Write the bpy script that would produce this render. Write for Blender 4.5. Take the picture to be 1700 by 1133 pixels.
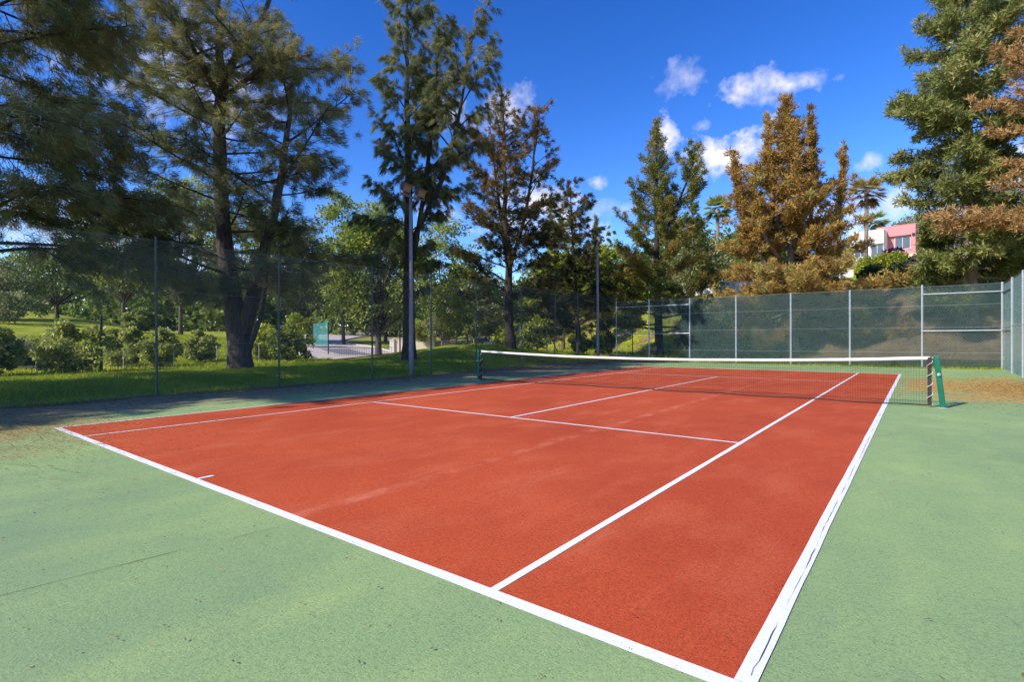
import bpy, math
import numpy as np
from mathutils import Matrix, Vector

for o in list(bpy.data.objects):
    bpy.data.objects.remove(o, do_unlink=True)
scene = bpy.context.scene
col = scene.collection

# ------------------------------------------------------------------ camera
CAM = np.array([0.5903, -2.3416, 1.4857])
YAW, PITCH, ROLL, FPX = 0.6577, -0.0044, -0.0038, 874.42     # pixels of a 1700 wide picture
def _axes():
    cy, sy = math.cos(YAW), math.sin(YAW); cp, sp = math.cos(PITCH), math.sin(PITCH)
    f = np.array([-sy*cp, cy*cp, sp]); r = np.array([cy, sy, 0.0]); u = np.cross(r, f)
    cr, sr = math.cos(ROLL), math.sin(ROLL)
    return r*cr + u*sr, -r*sr + u*cr, f
AX_R, AX_U, AX_F = _axes()
cam_data = bpy.data.cameras.new('camera'); cam = bpy.data.objects.new('camera', cam_data); col.objects.link(cam)
m = Matrix.Identity(4)
for i in range(3):
    m[i][0] = AX_R[i]; m[i][1] = AX_U[i]; m[i][2] = -AX_F[i]; m[i][3] = CAM[i]
cam.matrix_world = m
cam_data.sensor_width = 36.0; cam_data.lens = FPX/1700*36.0
cam_data.clip_start = 0.05; cam_data.clip_end = 3000
scene.camera = cam

# ------------------------------------------------------------------ sky, sun, exposure
SUN = np.array([-0.50, -1.30, 1.0]); SUN = SUN/np.linalg.norm(SUN)
SUN_EL = math.asin(SUN[2]); SUN_ROT = math.atan2(SUN[0], SUN[1])
world = bpy.data.worlds.new('World'); scene.world = world; world.use_nodes = True
world.cycles.sampling_method = 'MANUAL'; world.cycles.sample_map_resolution = 512
wn, wl = world.node_tree.nodes, world.node_tree.links
wn.clear()
def wnode(t, **kw):
    n = wn.new(t)
    for k, v in kw.items(): setattr(n, k, v)
    return n
def wmath(op, a, b=None, c=None, clamp=False):
    n = wnode('ShaderNodeMath', operation=op); n.use_clamp = clamp
    for i, v in enumerate((a, b, c)):
        if v is None: continue
        if isinstance(v, (int, float)): n.inputs[i].default_value = v
        else: wl.new(v, n.inputs[i])
    return n.outputs[0]
sky = wnode('ShaderNodeTexSky', sky_type='NISHITA'); sky.sun_disc = False
sky.sun_elevation = SUN_EL; sky.sun_rotation = SUN_ROT
sky.altitude = 300; sky.air_density = 1.0; sky.dust_density = 0.25; sky.ozone_density = 3.5
hsv = wnode('ShaderNodeHueSaturation'); hsv.inputs['Saturation'].default_value = 1.22; hsv.inputs['Hue'].default_value = .515; hsv.inputs['Value'].default_value = 0.66
gam = wnode('ShaderNodeGamma'); gam.inputs['Gamma'].default_value = 1.22
wl.new(sky.outputs[0], gam.inputs['Color']); wl.new(gam.outputs[0], hsv.inputs['Color'])
tc = wnode('ShaderNodeTexCoord'); DIR = tc.outputs['Generated']
def wnoise(scale, detail, rough, off=0.0):
    mp = wnode('ShaderNodeMapping'); mp.inputs['Location'].default_value = (off, off*1.7, off*.6)
    wl.new(DIR, mp.inputs['Vector'])
    n = wnode('ShaderNodeTexNoise'); n.inputs['Scale'].default_value = scale
    n.inputs['Detail'].default_value = detail; n.inputs['Roughness'].default_value = rough
    wl.new(mp.outputs[0], n.inputs['Vector']); return n.outputs['Fac']
n_big = wnoise(9.0, 5.0, .60); n_fine = wnoise(26.0, 5.0, .62, 4.0)
def wdot(v):
    n = wnode('ShaderNodeVectorMath', operation='DOT_PRODUCT'); wl.new(DIR, n.inputs[0]); n.inputs[1].default_value = v
    return n.outputs['Value']
def cloud(c, ra, rb, soft):
    """a cumulus heap round direction c, ra and rb its half sizes in radians"""
    c = np.array(c)/np.linalg.norm(c)
    r = np.cross(c, (0, 0, 1.0)); r /= np.linalg.norm(r); u = np.cross(r, c)
    d = wdot(tuple(c)); dd = wmath('MAXIMUM', d, .05)
    a = wmath('DIVIDE', wmath('DIVIDE', wdot(tuple(r)), dd), ra); b = wmath('DIVIDE', wmath('DIVIDE', wdot(tuple(u)), dd), rb)
    rad = wmath('SQRT', wmath('ADD', wmath('MULTIPLY', a, a), wmath('MULTIPLY', b, b)))
    v = wmath('SUBTRACT', 1.0, rad)
    v = wmath('ADD', v, wmath('MULTIPLY', wmath('SUBTRACT', n_big, .5), 3.0))
    v = wmath('ADD', v, wmath('MULTIPLY', wmath('SUBTRACT', n_fine, .5), 2.2))
    v = wmath('MULTIPLY', v, soft*.62, clamp=True)
    front = wmath('GREATER_THAN', d, .3)
    return wmath('MULTIPLY', v, front)
def px_dir(u, v):
    return AX_F + AX_R*(u-850)/FPX - AX_U*(v-566.5)/FPX
CLOUDS = [(px_dir(1215, 258), .098, .044, 2.0), (px_dir(1105, 240), .022, .042, 1.7), (px_dir(1240, 148), .064, .032, 1.4),
          (px_dir(1310, 140), .05, .018, 1.0), (px_dir(1140, 130), .046, .028, .7), (px_dir(1168, 207), .018, .012, 1.1), (px_dir(994, 305), .022, .016, 1.2),
          (px_dir(750, 190), .05, .034, 1.1), (px_dir(840, 190), .06, .05, .9), (px_dir(860, 360), .16, .06, 1.4), (px_dir(1450, 268), .024, .014, .9),
          (px_dir(330, 130), .13, .08, 1.0), (px_dir(230, 420), .24, .08, 1.4), (px_dir(1690, 270), .05, .04, 1.2), (px_dir(1480, 345), .09, .04, 1.0), (px_dir(1010, 345), .06, .02, .5),
          ((.9, .5, .45), .16, .08, 1.5), ((.9, -.3, .3), .22, .09, 1.3), ((.3, -.9, .75), .18, .10, 1.2), ((-.9, -.5, .5), .2, .10, 1.3), ((-.3, -.9, .25), .2, .08, 1.2)]
tot = None
for c in CLOUDS:
    k = cloud(*c); tot = k if tot is None else wmath('MAXIMUM', tot, k)
cloud_col = wnode('ShaderNodeMix', data_type='RGBA')
cloud_col.inputs[6].default_value = (2.7, 2.9, 3.7, 1); cloud_col.inputs[7].default_value = (4.6, 4.4, 4.5, 1)
wl.new(wmath('MULTIPLY', wmath('SUBTRACT', n_fine, .38), 4.0, clamp=True), cloud_col.inputs[0])
skymix = wnode('ShaderNodeMix', data_type='RGBA')
wl.new(tot, skymix.inputs[0]); wl.new(hsv.outputs[0], skymix.inputs[6]); wl.new(cloud_col.outputs[2], skymix.inputs[7])
bg = wnode('ShaderNodeBackground'); bg.inputs['Strength'].default_value = 0.15
wl.new(skymix.outputs[2], bg.inputs['Color'])
wo = wnode('ShaderNodeOutputWorld'); wl.new(bg.outputs[0], wo.inputs['Surface'])

sd = bpy.data.lights.new('sun', 'SUN'); sd.energy = 3.3; sd.angle = math.radians(0.53); sd.color = (1.0, .95, .86)
so = bpy.data.objects.new('sun', sd); col.objects.link(so)
so.rotation_euler = Vector(SUN).to_track_quat('Z', 'Y').to_euler(); so.location = (0, 0, 40)
scene.view_settings.view_transform = 'Standard'; scene.view_settings.look = 'None'
scene.view_settings.gamma = 1.0; scene.view_settings.use_curve_mapping = False
scene.view_settings.exposure = 0.83
scene.render.engine = 'CYCLES'
scene.cycles.transparent_max_bounces = 10; scene.cycles.max_bounces = 4; scene.cycles.diffuse_bounces = 3
scene.cycles.use_denoising = True

# ------------------------------------------------------------------ helpers
def unit(v):
    v = np.asarray(v, float); return v/np.maximum(np.linalg.norm(v, axis=-1, keepdims=True), 1e-9)
def sstep(a, b, x):
    t = np.clip((np.asarray(x, float)-a)/(b-a), 0, 1); return t*t*(3-2*t)
def at(u, d):
    p = CAM + d*(AX_F + AX_R*(u-850)/FPX); return float(p[0]), float(p[1])
def zpx(v, d):                                  # height of picture row v at depth d
    return CAM[2] + (563.0-v)/FPX*d
def terrain(x, y):
    x = np.asarray(x, float); y = np.asarray(y, float)
    t = y - (33.0 + .42*np.clip(-x, 0, 25))
    hill = (4.0*sstep(0, 11, t) + .17*np.clip(t-6, 0, 75))*sstep(-62, -24, x)
    left = .085*np.clip(-x-26, 0, 60)*sstep(-20, 5, y+0*x)*(1-.45*sstep(12, 26, y))
    mound = .95*np.exp(-(((x+21.5)/3.6)**2 + ((y-21.5)/6.0)**2))
    bank = .22*sstep(-15.9, -19.5, x)*(1-sstep(-24, -30, x))
    und = .10*np.sin(x*.31+1.0)*np.sin(y*.27)*sstep(-17, -22, x)
    far = 6*sstep(120, 400, np.hypot(x, y))
    return hill + left + mound + bank + und + far
def th(x, y): return float(terrain(x, y))

def tag(o, label=None, cat=None, group=None, kind=None):
    if label: o['label'] = label
    if cat: o['category'] = cat
    if group: o['group'] = group
    if kind: o['kind'] = kind
    return o
def link(name, me, mat, parent=None):
    o = bpy.data.objects.new(name, me); col.objects.link(o)
    if mat and not me.materials: me.materials.append(mat)
    if parent is not None: o.parent = parent
    return o
def empty(name, loc=(0, 0, 0), rz=0):
    o = bpy.data.objects.new(name, None); col.objects.link(o); o.location = loc; o.rotation_euler = (0, 0, rz)
    o.empty_display_size = .2; return o
def copy_tree(o, parent=None):
    c = o.copy(); col.objects.link(c); c.parent = parent
    for ch in list(o.children): copy_tree(ch, c)
    return c

class MB:
    def __init__(s): s.v = []; s.f = []; s.n = 0
    def add(s, V, F):
        s.v.append(np.asarray(V, float)); s.f += [tuple(int(i)+s.n for i in f) for f in F]; s.n += len(V)
    def box(s, x0, x1, y0, y1, z0, z1, R=None, off=None):
        V = np.array([(x, y, z) for z in (z0, z1) for y in (y0, y1) for x in (x0, x1)], float)
        if R is not None: V = V@np.asarray(R).T
        if off is not None: V = V+np.asarray(off)
        s.add(V, [(0, 2, 3, 1), (4, 5, 7, 6), (0, 1, 5, 4), (2, 6, 7, 3), (0, 4, 6, 2), (1, 3, 7, 5)])
    def tube(s, pts, rad, n=8, caps=True):
        pts = np.asarray(pts, float); k = len(pts); rad = np.broadcast_to(np.asarray(rad, float), (k,))
        t = unit(np.gradient(pts, axis=0)); ref = np.array([0, 0, 1.0]) if abs(t[0][2]) < .9 else np.array([1.0, 0, 0])
        V = []; a = unit(np.cross(t[0], ref))
        for i in range(k):
            a = unit(a - t[i]*np.dot(a, t[i])); b = np.cross(t[i], a)
            for j in range(n):
                q = 2*math.pi*j/n; V.append(pts[i]+rad[i]*(a*math.cos(q)+b*math.sin(q)))
        F = [(i*n+j, i*n+(j+1) % n, (i+1)*n+(j+1) % n, (i+1)*n+j) for i in range(k-1) for j in range(n)]
        if caps: F += [tuple(range(n-1, -1, -1)), tuple((k-1)*n+j for j in range(n))]
        s.add(V, F)
    def build(s, name, mat, parent=None, smooth=False):
        me = bpy.data.meshes.new(name); me.from_pydata(np.concatenate(s.v).tolist(), [], s.f); me.update()
        if smooth: me.polygons.foreach_set('use_smooth', [True]*len(me.polygons))
        return link(name, me, mat, parent)

def poly_mesh(name, V, k, mat, parent=None, tint=None):
    """many separate k-cornered faces, V is (n*k, 3)"""
    V = np.asarray(V, np.float32); n = len(V)//k
    me = bpy.data.meshes.new(name)
    me.vertices.add(n*k); me.vertices.foreach_set('co', V.ravel())
    me.loops.add(n*k); me.loops.foreach_set('vertex_index', np.arange(n*k, dtype=np.int32))
    me.polygons.add(n); me.polygons.foreach_set('loop_start', np.arange(0, n*k, k, dtype=np.int32))
    me.polygons.foreach_set('loop_total', np.full(n, k, np.int32))
    if tint is not None:
        at_ = me.attributes.new('tint', 'FLOAT', 'FACE'); at_.data.foreach_set('value', np.asarray(tint, np.float32))
    me.update(calc_edges=True)
    return link(name, me, mat, parent)

# ------------------------------------------------------------------ materials
def mat_new(name):
    m = bpy.data.materials.new(name); m.use_nodes = True; nt = m.node_tree
    for n in list(nt.nodes): nt.nodes.remove(n)
    return m, nt
class NT:
    def __init__(s, nt): s.nt = nt
    def n(s, t, **kw):
        n = s.nt.nodes.new(t)
        for k, v in kw.items(): setattr(n, k, v)
        return n
    def l(s, a, b): s.nt.links.new(a, b)
    def put(s, sock, v):
        if hasattr(v, 'links') or hasattr(v, 'is_linked'): s.l(v, sock)
        else: sock.default_value = v
    def math(s, op, a, b=None, c=None, clamp=False):
        n = s.n('ShaderNodeMath', operation=op); n.use_clamp = clamp
        for i, v in enumerate((a, b, c)):
            if v is not None: s.put(n.inputs[i], v)
        return n.outputs[0]
    def mix(s, f, a, b, blend='MIX'):
        n = s.n('ShaderNodeMix', data_type='RGBA', blend_type=blend)
        s.put(n.inputs[0], f)
        for i, v in ((6, a), (7, b)): s.put(n.inputs[i], tuple(v)+(1,) if isinstance(v, tuple) and len(v) == 3 else v)
        return n.outputs[2]
    def obj(s): return s.n('ShaderNodeTexCoord').outputs['Object']
    def geo(s): return s.n('ShaderNodeNewGeometry').outputs['Position']
    def mapping(s, vec, scale=(1, 1, 1), rot=(0, 0, 0), loc=(0, 0, 0)):
        n = s.n('ShaderNodeMapping'); s.l(vec, n.inputs[0]); n.inputs['Scale'].default_value = scale
        n.inputs['Rotation'].default_value = rot; n.inputs['Location'].default_value = loc; return n.outputs[0]
    def noise(s, vec, scale, detail=4, rough=.55):
        n = s.n('ShaderNodeTexNoise'); s.l(vec, n.inputs['Vector']); n.inputs['Scale'].default_value = scale
        n.inputs['Detail'].default_value = detail; n.inputs['Roughness'].default_value = rough; return n.outputs['Fac']
    def ramp(s, f, stops):
        n = s.n('ShaderNodeValToRGB'); s.l(f, n.inputs[0]); e = n.color_ramp.elements
        while len(e) < len(stops): e.new(.5)
        for q, (p, c) in zip(e, stops):
            q.position = p; q.color = (c, c, c, 1) if isinstance(c, (int, float)) else tuple(c)+(1,)
        return n.outputs[0]
    def bump(s, h, strength, dist=.01):
        n = s.n('ShaderNodeBump'); n.inputs['Strength'].default_value = strength; n.inputs['Distance'].default_value = dist
        s.l(h, n.inputs['Height']); return n.outputs[0]
    def out(s, sh): s.l(sh, s.n('ShaderNodeOutputMaterial').inputs['Surface'])
    def pbr(s, color, rough=.7, metal=0, spec=.35, normal=None):
        n = s.n('ShaderNodeBsdfPrincipled'); s.put(n.inputs['Base Color'], tuple(color)+(1,) if isinstance(color, tuple) and len(color) == 3 else color)
        s.put(n.inputs['Roughness'], rough); n.inputs['Metallic'].default_value = metal
        n.inputs['Specular IOR Level'].default_value = spec
        if normal is not None: s.l(normal, n.inputs['Normal'])
        return n.outputs[0]

def simple(name, c, rough=.6, metal=0, var=.18, scale=6, spec=.35):
    m, nt = mat_new(name); q = NT(nt); o = q.obj()
    f = q.noise(o, scale, 5, .6); f2 = q.noise(o, scale*9, 3)
    a = tuple(x*(1-var) for x in c); b = tuple(min(1, x*(1+var)) for x in c)
    cc = q.mix(q.ramp(f, [(.3, 0.0), (.7, 1.0)]), a, b)
    q.out(q.pbr(cc, rough, metal, spec, q.bump(f2, .15, .004))); return m
def foliage(name, stops, transl=.3, rough=.6, patch=.35):
    m, nt = mat_new(name); q = NT(nt)
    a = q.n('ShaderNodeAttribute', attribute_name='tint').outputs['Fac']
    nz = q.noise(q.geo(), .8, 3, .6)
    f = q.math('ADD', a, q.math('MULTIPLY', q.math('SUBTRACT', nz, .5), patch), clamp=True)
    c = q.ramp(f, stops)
    p = q.pbr(c, rough, 0, .25)
    t = q.n('ShaderNodeBsdfTranslucent'); q.l(c, t.inputs['Color'])
    mx = q.n('ShaderNodeMixShader'); mx.inputs[0].default_value = transl; q.l(p, mx.inputs[1]); q.l(t.outputs[0], mx.inputs[2])
    q.out(mx.outputs[0]); return m
def bark(name, c0, c1):
    m, nt = mat_new(name); q = NT(nt); o = q.obj()
    v = q.mapping(o, (9, 9, 1.6)); f = q.noise(v, 1.6, 6, .65)
    c = q.mix(q.ramp(f, [(.35, 0.0), (.65, 1.0)]), c0, c1)
    q.out(q.pbr(c, .9, 0, .15, q.bump(f, .9, .06))); return m

M = {}
M['bark'] = bark('bark', (.038, .030, .027), (.125, .10, .088))
M['bark_dark'] = bark('bark_dark', (.022, .018, .015), (.075, .058, .046))
M['bark_pale'] = bark('bark_pale', (.16, .11, .08), (.36, .28, .23))
M['bark_mid'] = bark('bark_mid', (.07, .05, .035), (.2, .15, .11))
M['galv'] = simple('galvanised', (.45, .47, .50), .45, .5, .15, 4)
M['blue_paint'] = simple('blue_green_paint', (.06, .10, .095), .5, 0, .45, 5)
M['lamp_grey'] = simple('lamp_grey', (.22, .22, .23), .5, .1, .1, 3)
M['net_green'] = simple('post_green', (.005, .12, .065), .4, 0, .15, 4)
M['net_black'] = simple('net_black', (.012, .014, .014), .7, 0, .1)
M['net_edge'] = simple('net_edge', (.035, .026, .024), .8)
M['tape'] = simple('white_tape', (.80, .78, .74), .75, 0, .07, 5)
M['rope'] = simple('white_rope', (.62, .60, .57), .8)
M['wire'] = simple('fence_wire', (.20, .28, .26), .5, 0, .2)
M['wire_grey'] = simple('grey_wire', (.40, .43, .43), .5, .3, .1)
M['dark_post'] = simple('dark_post', (.03, .032, .035), .6)
M['housing'] = simple('lamp_housing', (.13, .10, .09), .5, .2, .15)
M['lens'] = simple('lamp_lens', (.22, .18, .15), .15, 0, .1)
M['pink'] = simple('pink_render', (.66, .25, .25), .85, 0, .05, .6)
M['white_wall'] = simple('white_render', (.80, .77, .72), .85, 0, .05, .7)
M['cream'] = simple('cream_render', (.70, .58, .42), .85, 0, .07, .7)
M['window'] = simple('window_glass', (.10, .11, .13), .12, 0, .15, 1.2, .6)
M['frame'] = simple('window_frame', (.6, .6, .6), .5)
M['kerb'] = simple('kerb_stone', (.55, .52, .47), .85)

# ---- court materials
def court_mat(name, base, lo, hi, stain, kind):
    m, nt = mat_new(name); q = NT(nt); p = q.geo()
    big = q.noise(p, .28, 6, .66); mid = q.noise(q.mapping(p, (1, .45, 1), (0, 0, .6)), 1.7, 5, .6)
    grain = q.noise(p, 85, 3, .8); grain2 = q.noise(p, 30, 3, .75)
    c = q.mix(q.ramp(big, [(.32, 0.0), (.68, 1.0)]), lo, base)
    c = q.mix(q.math('MULTIPLY', q.ramp(mid, [(.48, 0.0), (.72, 1.0)]), .55), c, hi)
    sp = q.ramp(grain, [(.30, 0.35), (.45, .95), (.58, 1.0), (.70, 1.35)])
    c = q.mix(1.0, c, sp, 'MULTIPLY')
    sp2 = q.ramp(grain2, [(.30, .80), (.5, 1.0), (.72, 1.10)])
    c = q.mix(1.0, c, sp2, 'MULTIPLY')
    xyz = q.n('ShaderNodeSeparateXYZ'); q.l(p, xyz.inputs[0]); X, Y = xyz.outputs[0], xyz.outputs[1]
    wob = q.noise(p, .8, 5, .65)
    if kind == 'green':
        # pale dusty streaks where rain washed needles and silt across the apron
        dusty = q.ramp(q.noise(q.mapping(p, (.25, 1.3, 1), (0, 0, .25)), 1.0, 6, .7), [(.55, 0.0), (.75, 1.0)])
        c = q.mix(q.math('MULTIPLY', dusty, .35), c, stain)
        # orange needle dust: a tongue by the right fence, and the foot of the trees on the left
        def blob(cx, cy, rx, ry, amp):
            a = q.math('DIVIDE', q.math('SUBTRACT', X, cx), rx); b = q.math('DIVIDE', q.math('SUBTRACT', Y, cy), ry)
            r = q.math('SQRT', q.math('ADD', q.math('MULTIPLY', a, a), q.math('MULTIPLY', b, b)))
            v = q.math('ADD', q.math('SUBTRACT', 1.0, r), q.math('MULTIPLY', q.math('SUBTRACT', wob, .5), 2.6))
            return q.math('MULTIPLY', v, amp, clamp=True)
        fine = q.ramp(q.noise(p, 14, 5, .75), [(.35, .15), (.62, 1.0)])
        o1 = q.math('MULTIPLY', blob(2.9, 18.2, 3.4, 5.6, 2.3), q.math('ADD', .45, q.math('MULTIPLY', fine, .55)))
        c = q.mix(q.math('MULTIPLY', o1, .88), c, (.56, .27, .06))
        painted_shade = blob(-5.2, -2.3, 4.6, 1.9, .9)  # broad soft shadow over the left foreground, painted into the apron colour
        c = q.mix(q.math('MULTIPLY', painted_shade, .62), c, (.20, .285, .15))
        ld = q.math('ADD', q.math('DIVIDE', q.math('SUBTRACT', -11.7, X), 1.5), q.math('MULTIPLY', q.math('SUBTRACT', wob, .5), 2.2))
        ld = q.math('MULTIPLY', q.math('MULTIPLY', ld, 1.0, clamp=True), q.ramp(q.noise(p, 6, 5, .7), [(.32, .35), (.6, 1.0)]))
        c = q.mix(q.math('MULTIPLY', ld, .95), c, q.ramp(q.noise(p, 3, 5, .7), [(.3, (.20, .14, .09)), (.7, (.42, .30, .18))]))
        o2 = q.math('MULTIPLY', blob(-11.6, -1.0, 3.4, 2.4, 1.2), fine)
        c = q.mix(q.math('MULTIPLY', o2, .8), c, (.42, .22, .08))
    else:
        scuff = q.ramp(q.noise(q.mapping(p, (1.5, .28, 1), (0, 0, -.5)), 1.4, 7, .72), [(.60, 0.0), (.72, 1.0)])
        c = q.mix(q.math('MULTIPLY', scuff, .45), c, stain)
        # pale resurfaced band running along the court a third of the way in
        bx = q.math('ABSOLUTE', q.math('SUBTRACT', X, -3.55)); bm = q.math('MULTIPLY', q.math('SUBTRACT', .10, bx), 22.0, clamp=True)
        bm = q.math('MULTIPLY', bm, q.ramp(q.noise(p, 2.0, 4, .6), [(.45, 0.0), (.62, 1.0)]))
        c = q.mix(q.math('MULTIPLY', bm, .6), c, stain)
    h = q.math('ADD', q.math('MULTIPLY', grain, 1.0), q.math('MULTIPLY', grain2, .8))
    q.out(q.pbr(c, .82, 0, .25, q.bump(h, .55, .006))); return m
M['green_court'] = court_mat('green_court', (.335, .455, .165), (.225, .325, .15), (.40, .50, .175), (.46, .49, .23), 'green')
M['red_court'] = court_mat('red_court', (.59, .095, .027), (.45, .060, .017), (.65, .140, .055), (.66, .20, .11), 'red')
def line_mat():
    m, nt = mat_new('court_line_paint'); q = NT(nt); p = q.geo()
    w = q.ramp(q.noise(p, 60, 4, .7), [(.30, .6), (.42, 1.0)])
    chips = q.ramp(q.noise(p, 9, 6, .75), [(.27, .35), (.33, 1.0)])
    c = q.mix(1.0, q.mix(1.0, (.84, .82, .80), w, 'MULTIPLY'), chips, 'MULTIPLY')
    q.out(q.pbr(c, .7, 0, .3, q.bump(q.noise(p, 130, 3, .7), .4, .004))); return m
M['line'] = line_mat()
M['crack'] = simple('crack_dirt', (.05, .055, .045), .95)

def ground_mat():
    m, nt = mat_new('ground_grass_soil'); q = NT(nt); p = q.geo()
    xyz = q.n('ShaderNodeSeparateXYZ'); q.l(p, xyz.inputs[0]); X, Y = xyz.outputs[0], xyz.outputs[1]
    g = q.ramp(q.noise(p, .7, 6, .65), [(.25, (.17, .20, .018)), (.5, (.32, .35, .03)), (.75, (.46, .44, .05))])
    g = q.mix(1.0, g, q.ramp(q.noise(p, 14, 4, .7), [(.3, .6), (.65, 1.25)]), 'MULTIPLY')
    s = q.ramp(q.noise(p, 1.1, 6, .7), [(.3, (.17, .10, .06)), (.55, (.30, .19, .115)), (.75, (.40, .27, .17))])
    nz = q.noise(p, .45, 6, .68)
    # bare soil: strip along the fence, worn banks behind the far fence
    a = q.math('ADD', q.math('MULTIPLY', q.math('ADD', X, 16.0), 2.2), q.math('MULTIPLY', q.math('SUBTRACT', nz, .5), 4.0))
    strip = q.math('MULTIPLY', a, 1.0, clamp=True)
    strip = q.math('MULTIPLY', q.math('MULTIPLY', strip, q.math('LESS_THAN', Y, 28.5)), q.math('LESS_THAN', X, -12.0))
    bank = q.math('MULTIPLY', q.math('SUBTRACT', Y, 32.2), .8, clamp=True)
    bank = q.math('MULTIPLY', bank, q.ramp(nz, [(.46, 0.0), (.56, 1.0)]))
    rb = q.math('MULTIPLY', q.math('MULTIPLY', q.math('ADD', X, q.math('ADD', 2.0, q.math('MULTIPLY', nz, 8.0))), .5, clamp=True), q.math('MULTIPLY', q.math('SUBTRACT', Y, 32.5), .6, clamp=True))
    rb = q.math('MULTIPLY', rb, q.math('LESS_THAN', Y, 46.0))
    mask = q.math('MAXIMUM', q.math('MAXIMUM', strip, rb), bank)
    c = q.mix(mask, g, s)
    q.out(q.pbr(c, .95, 0, .1, q.bump(q.noise(p, 9, 6, .75), .8, .08))); return m
M['ground'] = ground_mat()
def road_mat():
    m, nt = mat_new('pale_road'); q = NT(nt); p = q.geo()
    c = q.ramp(q.noise(p, .9, 6, .65), [(.3, (.45, .36, .31)), (.7, (.64, .54, .47))])
    c = q.mix(1.0, c, q.ramp(q.noise(p, 40, 3, .7), [(.3, .75), (.6, 1.1)]), 'MULTIPLY')
    q.out(q.pbr(c, .9, 0, .2, q.bump(q.noise(p, 60, 3), .3, .01))); return m
M['road'] = road_mat()
def screen_mat(name, c, cover):
    m, nt = mat_new(name); q = NT(nt); p = q.geo()
    f = q.noise(p, 1.3, 5, .6)
    cc = q.mix(f, tuple(x*.7 for x in c), tuple(x*1.3 for x in c))
    d = q.pbr(cc, .9, 0, .1); t = q.n('ShaderNodeBsdfTransparent'); t.inputs[0].default_value = (.92, .97, .96, 1)
    mx = q.n('ShaderNodeMixShader'); q.l(q.math('ADD', cover-.08, q.math('MULTIPLY', f, .16)), mx.inputs[0])
    q.l(t.outputs[0], mx.inputs[1]); q.l(d, mx.inputs[2]); q.out(mx.outputs[0]); return m
M['screen'] = screen_mat('windscreen_net', (.013, .034, .032), .58)
M['screen_teal'] = screen_mat('teal_windscreen_net', (.07, .24, .23), .6)

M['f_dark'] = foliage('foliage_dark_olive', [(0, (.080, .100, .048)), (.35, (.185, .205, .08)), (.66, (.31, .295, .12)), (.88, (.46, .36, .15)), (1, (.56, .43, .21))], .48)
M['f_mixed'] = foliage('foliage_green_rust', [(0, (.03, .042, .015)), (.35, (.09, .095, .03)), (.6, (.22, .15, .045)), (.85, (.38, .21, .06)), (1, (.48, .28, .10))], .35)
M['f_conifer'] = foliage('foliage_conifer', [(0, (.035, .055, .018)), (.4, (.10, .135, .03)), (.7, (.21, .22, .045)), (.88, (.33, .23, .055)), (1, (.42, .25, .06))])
M['f_rust'] = foliage('foliage_rust', [(0, (.12, .07, .018)), (.3, (.28, .165, .040)), (.6, (.47, .285, .072)), (.80, (.55, .345, .10)), (1, (.34, .34, .09))], .25, .6, .7)
M['f_green'] = foliage('foliage_deep_green', [(0, (.05, .065, .02)), (.35, (.14, .165, .042)), (.7, (.28, .295, .08)), (1, (.44, .40, .13))], .25)
M['f_orange'] = foliage('foliage_orange', [(0, (.27, .15, .055)), (.5, (.50, .30, .115)), (1, (.64, .43, .20))], .25)
M['f_leaf'] = foliage('leaf_green', [(0, (.06, .095, .022)), (.4, (.17, .225, .045)), (.75, (.32, .37, .065)), (1, (.48, .48, .12))], .42, .45)
M['f_bright'] = foliage('leaf_yellow_green', [(0, (.10, .13, .015)), (.4, (.27, .32, .03)), (.75, (.42, .45, .05)), (1, (.58, .56, .10))], .4, .45)
M['f_olive'] = foliage('leaf_olive', [(0, (.10, .115, .045)), (.45, (.24, .255, .10)), (.8, (.40, .40, .15)), (1, (.55, .52, .25))], .4, .5)
M['f_orchard'] = foliage('leaf_orchard', [(0, (.12, .15, .03)), (.4, (.32, .36, .07)), (.75, (.50, .52, .12)), (1, (.62, .60, .24))], .45, .4)
M['f_dshrub'] = foliage('leaf_dark_shrub', [(0, (.02, .035, .012)), (.5, (.05, .075, .025)), (1, (.12, .15, .05))], .25, .5)
M['f_grass'] = foliage('grass_blades', [(0, (.14, .22, .016)), (.45, (.30, .385, .024)), (.75, (.50, .51, .035)), (1, (.66, .60, .08))], .45, .5, .5)
M['f_litter'] = foliage('litter', [(0, (.07, .045, .025)), (.5, (.30, .16, .06)), (1, (.50, .30, .10))], .1, .8, .2)
M['f_palm'] = foliage('palm_mixed', [(0, (.14, .08, .025)), (.5, (.38, .22, .065)), (.8, (.42, .28, .08)), (1, (.30, .34, .09))], .3)
M['f_purple'] = foliage('bougainvillea', [(0, (.06, .05, .03)), (.3, (.16, .015, .12)), (1, (.34, .03, .26))], .3)

# ------------------------------------------------------------------ ground and court
def grid_sheet(name, xs, ys, zf, mat):
    X, Y = np.meshgrid(xs, ys); Z = zf(X, Y); nx, ny = len(xs), len(ys)
    V = np.stack([X, Y, Z], -1).reshape(-1, 3)
    i = (np.arange(ny-1)[:, None]*nx + np.arange(nx-1)[None]).ravel()
    F = np.stack([i, i+1, i+nx+1, i+nx], 1)
    me = bpy.data.meshes.new(name); me.from_pydata(V.tolist(), [], F.tolist()); me.update()
    me.polygons.foreach_set('use_smooth', [True]*len(me.polygons))
    return link(name, me, mat)
xs = np.unique(np.concatenate([np.linspace(-900, -110, 14), np.arange(-110, 40, 1.0), np.linspace(40, 900, 16)]))
ys = np.unique(np.concatenate([np.linspace(-900, -30, 14), np.arange(-30, 130, 1.0), np.linspace(130, 900, 16)]))
tag(grid_sheet('ground', xs, ys, lambda x, y: terrain(x, y)-.012-.06*((x > -15.0) & (x < 3.5) & (y < 29)), M['ground']), kind='structure')
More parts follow.
